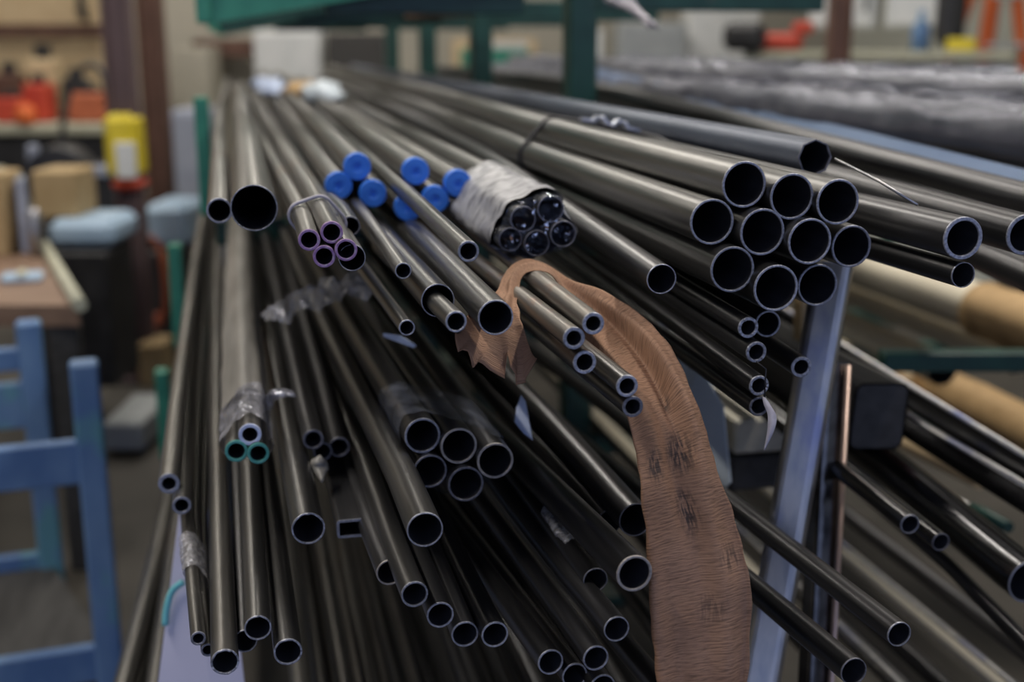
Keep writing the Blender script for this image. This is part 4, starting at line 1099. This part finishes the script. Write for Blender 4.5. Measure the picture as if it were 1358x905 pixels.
tag(MB().tube([p, p + Vector((0, 0, .05)), p + Vector((0, 0, .11)), p + Vector((0, 0, .14))], [.06, .07, .065, .03], 14).build('orange_can', M['orange'], None, p), 'small orange can at the front of the tool bench', 'can')
# chop saw machine, black, on a stand
zc = 6.3
p = P(112, 275, zc); base = Vector((p.x, p.y, 0))
t = thing('chop_saw', 'black machine with arched hose standing before the tool bench', 'machine', base)
hb = P(112, 290, zc).z
MB().box((p.x, p.y, hb / 2), (.42, .4, hb), None, .02).build('stand', M['black'], t)
MB().box((p.x, p.y, hb + .14), (.34, .36, .28), None, .04).build('body', M['black'], t)
MB().tube([Vector((p.x - .1, p.y - .2, hb + .22)), Vector((p.x - .1, p.y + .2, hb + .22))], .16, 20).build('motor', M['black'], t)
MB().box((p.x + .02, p.y - .19, hb + .26), (.30, .03, .06), None, .01).build('name_plate', M['greyblue'], t)
MB().box((p.x - .20, p.y - .18, hb + .34), (.06, .03, .12), None, .02).build('switch_box', M['greyblue'], t)
MB().tube(catmull([P(78, 215, zc), P(90, 130, zc), P(110, 90, zc), P(135, 95, zc), P(146, 150, zc), P(146, 200, zc)], 6), .016, 8).build('hose', M['black'], t)
# steel columns
def column(px, z, w, m, label, base_px=None):
    p = P(px, 150, z)
    t = thing('steel_column', label, 'column', (p.x, p.y, 0))
    MB().box((p.x, p.y, 2.3), (w, w * .12, 4.56), Matrix.Rotation(-yaw, 3, 'Z')).build('web', M[m], t)
    for s in (-1, 1):
        MB().box((p.x + s * w / 2, p.y, 2.3), (w * .14, w, 4.56), Matrix.Rotation(-yaw, 3, 'Z'), .002).build('flange', M[m], t)
    MB().box((p.x, p.y, .012), (w * 2, w * 2, .024), None, .003).build('base_plate', M[m], t)
    return p
pc = column(165, 5.3, .095, 'redbrown', 'dark primer steel column wearing the yellow guard')
column(208, 8.3, .14, 'brown', 'red-brown steel column far behind the yellow-guarded one')
column(1106, 6.0, .10, 'brown', 'red-brown steel column behind the film-wrapped tubes')
h0, h1 = P(160, 238, 5.3).z, P(160, 150, 5.3).z
t = thing('column_guard', 'yellow padded guard with white panel and red band on the column', 'guard', Vector((pc.x, pc.y, h0)))
MB().box((pc.x - .005, pc.y, (h0 + h1) / 2), (.145, .17, h1 - h0), Matrix.Rotation(-yaw, 3, 'Z'), .03).build('pad', M['yellow'], t)
MB().box((pc.x + .0, pc.y - .095, h0 + (h1 - h0) * .30), (.085, .02, (h1 - h0) * .55), Matrix.Rotation(-yaw, 3, 'Z'), .004).build('white_panel', M['white'], t)
MB().box((pc.x + .002, pc.y, h0 - .025), (.13, .15, .05), Matrix.Rotation(-yaw, 3, 'Z'), .02).build('red_band', M['red'], t)
# orange hose coil hanging at the column
hc = P(203, 375, 5.6)
b = MB()
for k in range(4):
    pts = [hc + Vector((math.cos(g) * (.055 + .006 * k), .02 * k, math.sin(g) * (.21 - .012 * k))) for g in lin(0, 2 * math.pi, 25)]
    b.tube(pts, .014, 7, caps=False)
tag(b.build('hose_coil', M['hose'], None, hc - Vector((0, 0, .2))), 'orange hose coil hanging beside the primer column', 'hose')
# grey conduit, cabinet, bins
p = P(194, 100, 8.8)
tag(MB().tube([Vector((p.x, p.y, 0)), Vector((p.x, p.y, 4.3))], .05, 12).build('wall_conduit', M['greyblue'], None, (p.x, p.y, 0)), 'grey vertical conduit beside the red-brown column', 'conduit')
def floor_cab(name, x0, x1, ytop, z, depth, m, label, cat, doors=1):
    a = P(x0, ytop, z); bb = P(x1, ytop, z); hh = (a.z + bb.z) / 2
    w = math.hypot(bb.x - a.x, bb.y - a.y); yw = math.atan2(bb.y - a.y, bb.x - a.x); R = Matrix.Rotation(yw, 3, 'Z')
    c = (a + bb) / 2 + (R @ Vector((0, depth / 2, 0)))
    t = thing(name, label, cat, (c.x, c.y, 0))
    MB().box((c.x, c.y, hh / 2), (w, depth, hh), R, .01).build('body', M[m], t)
    for k in range(doors):
        off = (-w / 2 + w * (k + .5) / doors)
        q = Vector((c.x, c.y, hh / 2)) + R @ Vector((off, -depth / 2 - .008, 0))
        dr = MB().box(q, (w / doors - .02, .016, hh - .06), R, .004).build('door', M[m], t)
        MB().box(q + R @ Vector((w / doors * .36, -.02, 0)), (.02, .025, .14), R, .004).build('handle', M['grey'], dr)
    return t
floor_cab('metal_cabinet', 226, 268, 146, 7.9, .45, 'greyblue', 'grey-blue metal cabinet behind the rack end stops', 'cabinet')
floor_cab('metal_cabinet', 232, 275, 62, 9.2, .4, 'wall', 'tall beige cabinet behind the far pipe ends', 'cabinet')
floor_cab('metal_cabinet', 335, 425, 40, 9.2, .4, 'white', 'tall pale locker beyond the far pipe ends', 'cabinet', 2)
floor_cab('metal_cabinet', 432, 520, 44, 9.0, .4, 'timberdk', 'dark cabinet behind the far pipe ends', 'cabinet')
gbox('wall_shelf', 255, 345, 52, 76, 9.7, .3, 'brown', 'dark brown wall shelf beyond the pipe ends', 'shelf')
o, c, R, w, h = gbox('plastic_bin', 190, 246, 272, 330, 5.9, .4, 'ltblue', 'pale blue bin beyond the hose coil', 'bin', .03)
gbox('bin_stand', 188, 248, 331, 520, 5.95, .35, 'black', 'black stand carrying the pale blue bin', 'stand')
# wooden bench
hb = .80
a = at_height(-200, 405, hb); b = at_height(104, 405, hb); c = at_height(56, 325, hb); d = at_height(-260, 325, hb)
t = thing('wooden_bench', 'worn brown wooden bench above the blue cart', 'bench', (b.x, b.y, 0))
dn = Vector((0, 0, -.06)); V = [a, b, c, d] + [q + dn for q in (a, b, c, d)]
obj('bench_top', V, [(0, 1, 2, 3), (7, 6, 5, 4), (0, 4, 5, 1), (1, 5, 6, 2), (2, 6, 7, 3), (3, 7, 4, 0)], M['woodtop'], t)
for q in (a, b, c, d):
    ctr_ = (a + b + c + d) / 4; q2 = q.lerp(ctr_, .1)
    MB().box((q2.x, q2.y, (hb - .06) / 2), (.08, .08, hb - .06), None, .006).build('leg', M['timberdk'], t)
e0 = at_height(58, 325, hb + .01); e1 = at_height(106, 405, hb + .01)
MB().tube([e0, e1], .02, 8).build('edge_strip', M['benchtop'], t)
# cartons, metal and film on the bench
def on_bench(name, px, py, w, d, h, m, label, cat, z0=hb, rot=0.):
    p = at_height(px, py, z0)
    o = thing(name, label, cat, p)
    R = Matrix.Rotation(rot, 3, 'Z')
    MB().box(p + Vector((0, 0, h / 2)), (w, d, h), R, .006).build('body', M[m], o)
    MB().box(p + Vector((0, 0, h + .004)), (w * .2, d * 1.0, .006), R, .001).build('tape', M['benchtop'], o)
    return o
gbox('carton', 42, 100, 226, 291, 4.75, .25, 'card', 'tan carton standing on the pale blue tub', 'carton')
on_bench('carton', -2, 334, .14, .2, .28, 'card', 'tall tan carton at the end of the wooden bench', 'carton', rot=-.2)
on_bench('flat_box', 30, 372, .12, .1, .02, 'ltblue', 'flat pale blue box on the wooden bench', 'box', rot=.1)
p = at_height(50, 340, hb)
tag(MB().tube([p, p + Vector((0, 0, .08)), p + Vector((0, 0, .15)), p + Vector((0, 0, .165))], [.026, .026, .024, .012], 14).build('metal_can', M['bright'], None, p), 'shiny metal can between cartons on the wooden bench', 'can')
on_bench('upright_tool', 36, 334, .03, .1, .26, 'greyblue', 'dark blue upright tool beside the tall carton', 'tool', rot=.1)
zq = P(105, 315, 4.6)
o, c, R, w, h = gbox('plastic_tub', 62, 150, 292, 330, 4.7, .35, 'ltblue', 'pale blue tub beside the wooden bench', 'tub', .03)
gbox('tub_stand', 66, 148, 331, 520, 4.72, .32, 'black', 'black stand under the pale blue tub', 'stand')
o, c, R, w, h = gbox('carton', 122, 150, 470, 532, 5.5, .25, 'card', 'cardboard box on the floor behind the primer column', 'carton')
o, c, R, w, h = gbox('carton', 184, 216, 455, 530, 5.45, .2, 'card', 'cardboard box on the floor under the hose coil', 'carton')
gbox('floor_tray', 135, 190, 560, 600, 4.5, .4, 'grey', 'grey metal tray lying on the workshop floor', 'tray')
# blue cart
A = P(130, 700, 2.62); B = P(56, 620, 3.05)
A0, B0 = Vector((A.x, A.y, 0)), Vector((B.x, B.y, 0))
side = (A0 - B0).normalized(); left = Vector((-side.y, side.x, 0))
if left.x > 0: left = -left
left = Vector((-1, -.12, 0)).normalized()
yw = math.atan2(-left.y, -left.x); RC = Matrix.Rotation(yw, 3, 'Z')
t = thing('blue_cart', 'worn blue steel cart frame standing beside the rack', 'cart', A0)
C0, D0 = A0 + left * .75, B0 + left * .75
hA = P(112, 465, 2.62).z; hB = P(50, 415, 3.05).z
for q, hh in ((A0, hA), (B0, hB), (C0, hA), (D0, hB)):
    lg = MB().box((q.x, q.y, hh / 2 + .05), (.058, .058, hh - .1), RC, .006).build('leg', M['cartblue'], t)
    MB().tube([Vector((q.x - .015, q.y, .05)), Vector((q.x + .015, q.y, .05))], .05, 16).build('caster', M['black'], lg)
def rail(p, q, h0, h1, th=.03, m='cartblue', name='rail'):
    c = (p + q) / 2; L = (q - p).length; ang = math.atan2((q - p).y, (q - p).x)
    MB().box((c.x, c.y, (h0 + h1) / 2), (L, th, h1 - h0), Matrix.Rotation(ang, 3, 'Z'), .004).build(name, M[m], t)
rail(A0, C0, P(60, 632, 2.62).z, P(60, 572, 2.62).z)
rail(A0, C0, P(60, 925, 2.62).z, P(60, 872, 2.62).z)
rail(B0, D0, P(20, 798, 3.05).z, P(20, 742, 3.05).z)
rail(B0, D0, P(20, 560, 3.05).z, P(20, 497, 3.05).z)
rail(B0, D0, P(20, 480, 3.05).z, P(20, 450, 3.05).z)
hs = P(60, 878, 2.62).z
c = (A0 + B0 + C0 + D0) / 4
V = [A0, B0, D0, C0]; V = [Vector((q.x, q.y, hs)) for q in V] + [Vector((q.x, q.y, hs - .012)) for q in V]
obj('shelf_plate', V, [(3, 2, 1, 0), (4, 5, 6, 7), (0, 1, 5, 4), (1, 2, 6, 5), (2, 3, 7, 6), (3, 0, 4, 7)], M['timberdk'], t)

# ------------------------------------------------------------------ workshop behind, middle and right
floor_cab('metal_cabinet', 822, 912, 30, 8.4, .5, 'grey', 'grey-green cabinet with plain door beyond the posts', 'cabinet')
floor_cab('metal_cabinet', 915, 1010, 5, 8.8, .5, 'white', 'tall white cabinet beside the grey-green one', 'cabinet', 2)
floor_cab('metal_cabinet', 770, 800, 40, 8.8, .4, 'white', 'narrow white cabinet between rack post and grey-green cabinet', 'cabinet')
o, c, R, w, h = gbox('picture_board', 600, 712, 52, 100, 10.38, .05, 'ply', 'wooden framed board with green panel between rack posts', 'frame')
addpart(o, 'green_panel', c + R @ Vector((0, -.035, -.0)), (w * .8, .02, h * .5), 'greenlt', R)
addpart(o, 'white_panel', c + R @ Vector((.1, -.035, h * .33)), (w * .5, .02, h * .2), 'white', R)
# right wall bench with cupboards and odds and ends
zr = 7.0
a, b = P(985, 74, zr), P(1345, 74, zr - .6)
yw = math.atan2((b - a).y, (b - a).x); RR = Matrix.Rotation(yw, 3, 'Z'); bk = RR @ Vector((0, 1, 0)); wl = (b - a).length
c = (a + b) / 2 + bk * .3; hz = c.z
t = thing('wall_counter', 'long pale counter behind the wrapped tubes', 'counter', (c.x, c.y, 0))
MB().box(c, (wl, .6, .05), RR, .008).build('counter_top', M['benchtop'], t)
for k in range(5):
    q = c + RR @ Vector((-wl / 2 + wl * (k + .5) / 5, .02, 0))
    dr = MB().box((q.x, q.y, (hz - .03) / 2), (wl / 5 - .02, .5, hz - .05), RR, .008).build('cupboard', M['white'], t)
    e = q + RR @ Vector((wl / 12, -.265, 0)); MB().box((e.x, e.y, hz - .2), (.02, .02, .12), RR, .004).build('handle', M['black'], dr)
for k in range(2):
    q = c + RR @ Vector((-wl / 2 + .48 + k * .44, .18, 0))
    o = thing('wall_cupboard', ['white wall cupboard over the counter beside the red-brown column', 'white wall cupboard over the counter next to the black bag', 'white wall cupboard over the counter next to the ladder'][k], 'cupboard', (q.x, q.y, hz + .12))
    MB().box((q.x, q.y, hz + .50), (.38, .2, .70), RR, .008).build('body', M['white'], o)
    e = q + RR @ Vector((0, -.108, 0)); dr = MB().box((e.x, e.y, hz + .50), (.36, .016, .66), RR, .004).build('door', M['white'], o)
    e = q + RR @ Vector((.14, -.125, 0)); MB().box((e.x, e.y, hz + .3), (.02, .02, .1), RR, .004).build('handle', M['black'], dr)
V = []; f = []; n_ = int(wl / .024)
for k in range(n_ + 1):
    e = c + RR @ Vector((-wl / 2 + wl * k / n_, -.275 - (.018 if k % 4 in (1, 2) else 0), 0))
    V += [Vector((e.x, e.y, .02)), Vector((e.x, e.y, hz - .3))]
for k in range(n_): f.append((2 * k, 2 * k + 2, 2 * k + 3, 2 * k + 1))
cf = obj('corrugated_front', V, f, M['sheet'], t)
topc = hz + .025
def on_counter(name, s, d, build):
    q = c + RR @ Vector((-wl / 2 + wl * s, -.3 + d, 0)); q.z = topc; return build(q)
def bottle(q):
    o = MB().tube([q, q + Vector((0, 0, .13)), q + Vector((0, 0, .17)), q + Vector((0, 0, .22))], [.05, .05, .02, .018], 14).build('bottle', M['cartblue'], None, q)
    tag(o, 'blue bottle standing on the pale counter', 'bottle')
on_counter('b', .66, .12, bottle)
def drill(q):
    t = thing('power_drill', 'red and black power tool lying on the counter', 'drill', q)
    MB().box(q + Vector((0, 0, .05)), (.26, .12, .1), RR, .03).build('body', M['red'], t)
    MB().box(q + Vector((-.22, 0, .08)), (.24, .14, .16), RR, .04).build('motor', M['black'], t)
    MB().box(q + Vector((.14, 0, .13)), (.12, .08, .07), RR, .02).build('handle', M['red'], t)
on_counter('d', .13, .1, drill)
def level(q):
    t = thing('spirit_level', 'yellow level lying on the counter near the ladder', 'level', q)
    MB().box(q + Vector((0, 0, .035)), (.15, .05, .07), RR, .006).build('body', M['yellow'], t)
    MB().box(q + Vector((0, -.026, .04)), (.06, .006, .03), RR, .002).build('vial', M['white'], t)
on_counter('l', .81, .08, level)
def bag(q):
    t = thing('black_bag', 'black bag hanging behind the yellow level', 'bag', q)
    MB().box(q + Vector((0, .1, .27)), (.16, .12, .50), RR, .05).build('body', M['black'], t)
    MB().tube([q + Vector((-.06, .1, .5)), q + Vector((0, .1, .6)), q + Vector((.06, .1, .5))], .012, 6).build('handle', M['black'], t)
on_counter('g', .79, .25, bag)
# orange step ladder
zl = 7.4
pL = P(1322, 100, zl); pR = P(1384, 100, zl)
fwd = Vector((0, .55, 0))
t = thing('step_ladder', 'orange step ladder standing open beside the counter', 'ladder', Vector((pL.x, pL.y, 0)))
dv = (pR - pL); dv.z = 0; dv.normalize()
foot1 = Vector((pL.x, pL.y, 0)) - dv * .16; foot2 = Vector((pR.x, pR.y, 0)) + dv * .16
top1 = foot1 + dv * .26 + Vector((0, .28, 2.1)); top2 = foot2 - dv * .26 + Vector((0, .28, 2.1))
def strut(p, q, w, d, m, name):
    t_ = (q - p); L = t_.length; zq_ = t_.normalized()
    xq = (dv - zq_ * dv.dot(zq_)).normalized(); yq = zq_.cross(xq)
    R = Matrix((xq, yq, zq_)).transposed()
    return MB().box((p + q) / 2, (w, d, L), R, .004).build(name, M[m], t)
strut(foot1, top1, .075, .03, 'orange', 'front_rail'); strut(foot2, top2, .075, .03, 'orange', 'front_rail')
rf1, rf2 = foot1 + Vector((0, 1.0, 0)), foot2 + Vector((0, 1.0, 0))
strut(rf1, top1 + Vector((0, .08, 0)), .05, .03, 'orange', 'rear_rail'); strut(rf2, top2 + Vector((0, .08, 0)), .05, .03, 'orange', 'rear_rail')
for k in range(1, 7):
    u = k / 7; strut_p = foot1.lerp(top1, u); strut_q = foot2.lerp(top2, u)
    MB().box((strut_p + strut_q) / 2, ((strut_q - strut_p).length, .09, .025), Matrix.Rotation(math.atan2(dv.y, dv.x), 3, 'Z'), .003).build('step', M['white'], t)
MB().box((top1 + top2) / 2 + Vector((0, .04, .02)), ((top2 - top1).length + .1, .2, .05), Matrix.Rotation(math.atan2(dv.y, dv.x), 3, 'Z'), .01).build('top_cap', M['orange'], t)
# far odds and ends at the pipe tails
for x, y, z, m, lab in [(428, 122, 3.6, 'whiteplastic', 'pale film bunch round the far pipes'), (402, 120, 3.8, 'brownpaper', 'brown paper scrap among the far pipes'), (358, 115, 4.2, 'scrapblue', 'blue-grey rag on the far pipes')]:
    film_rope('scrap_bunch', [(x - 12, y - 6, z), (x, y, z * .97), (x + 12, y + 9, z * .94)], .045, m, lab, x)['category'] = 'scrap'
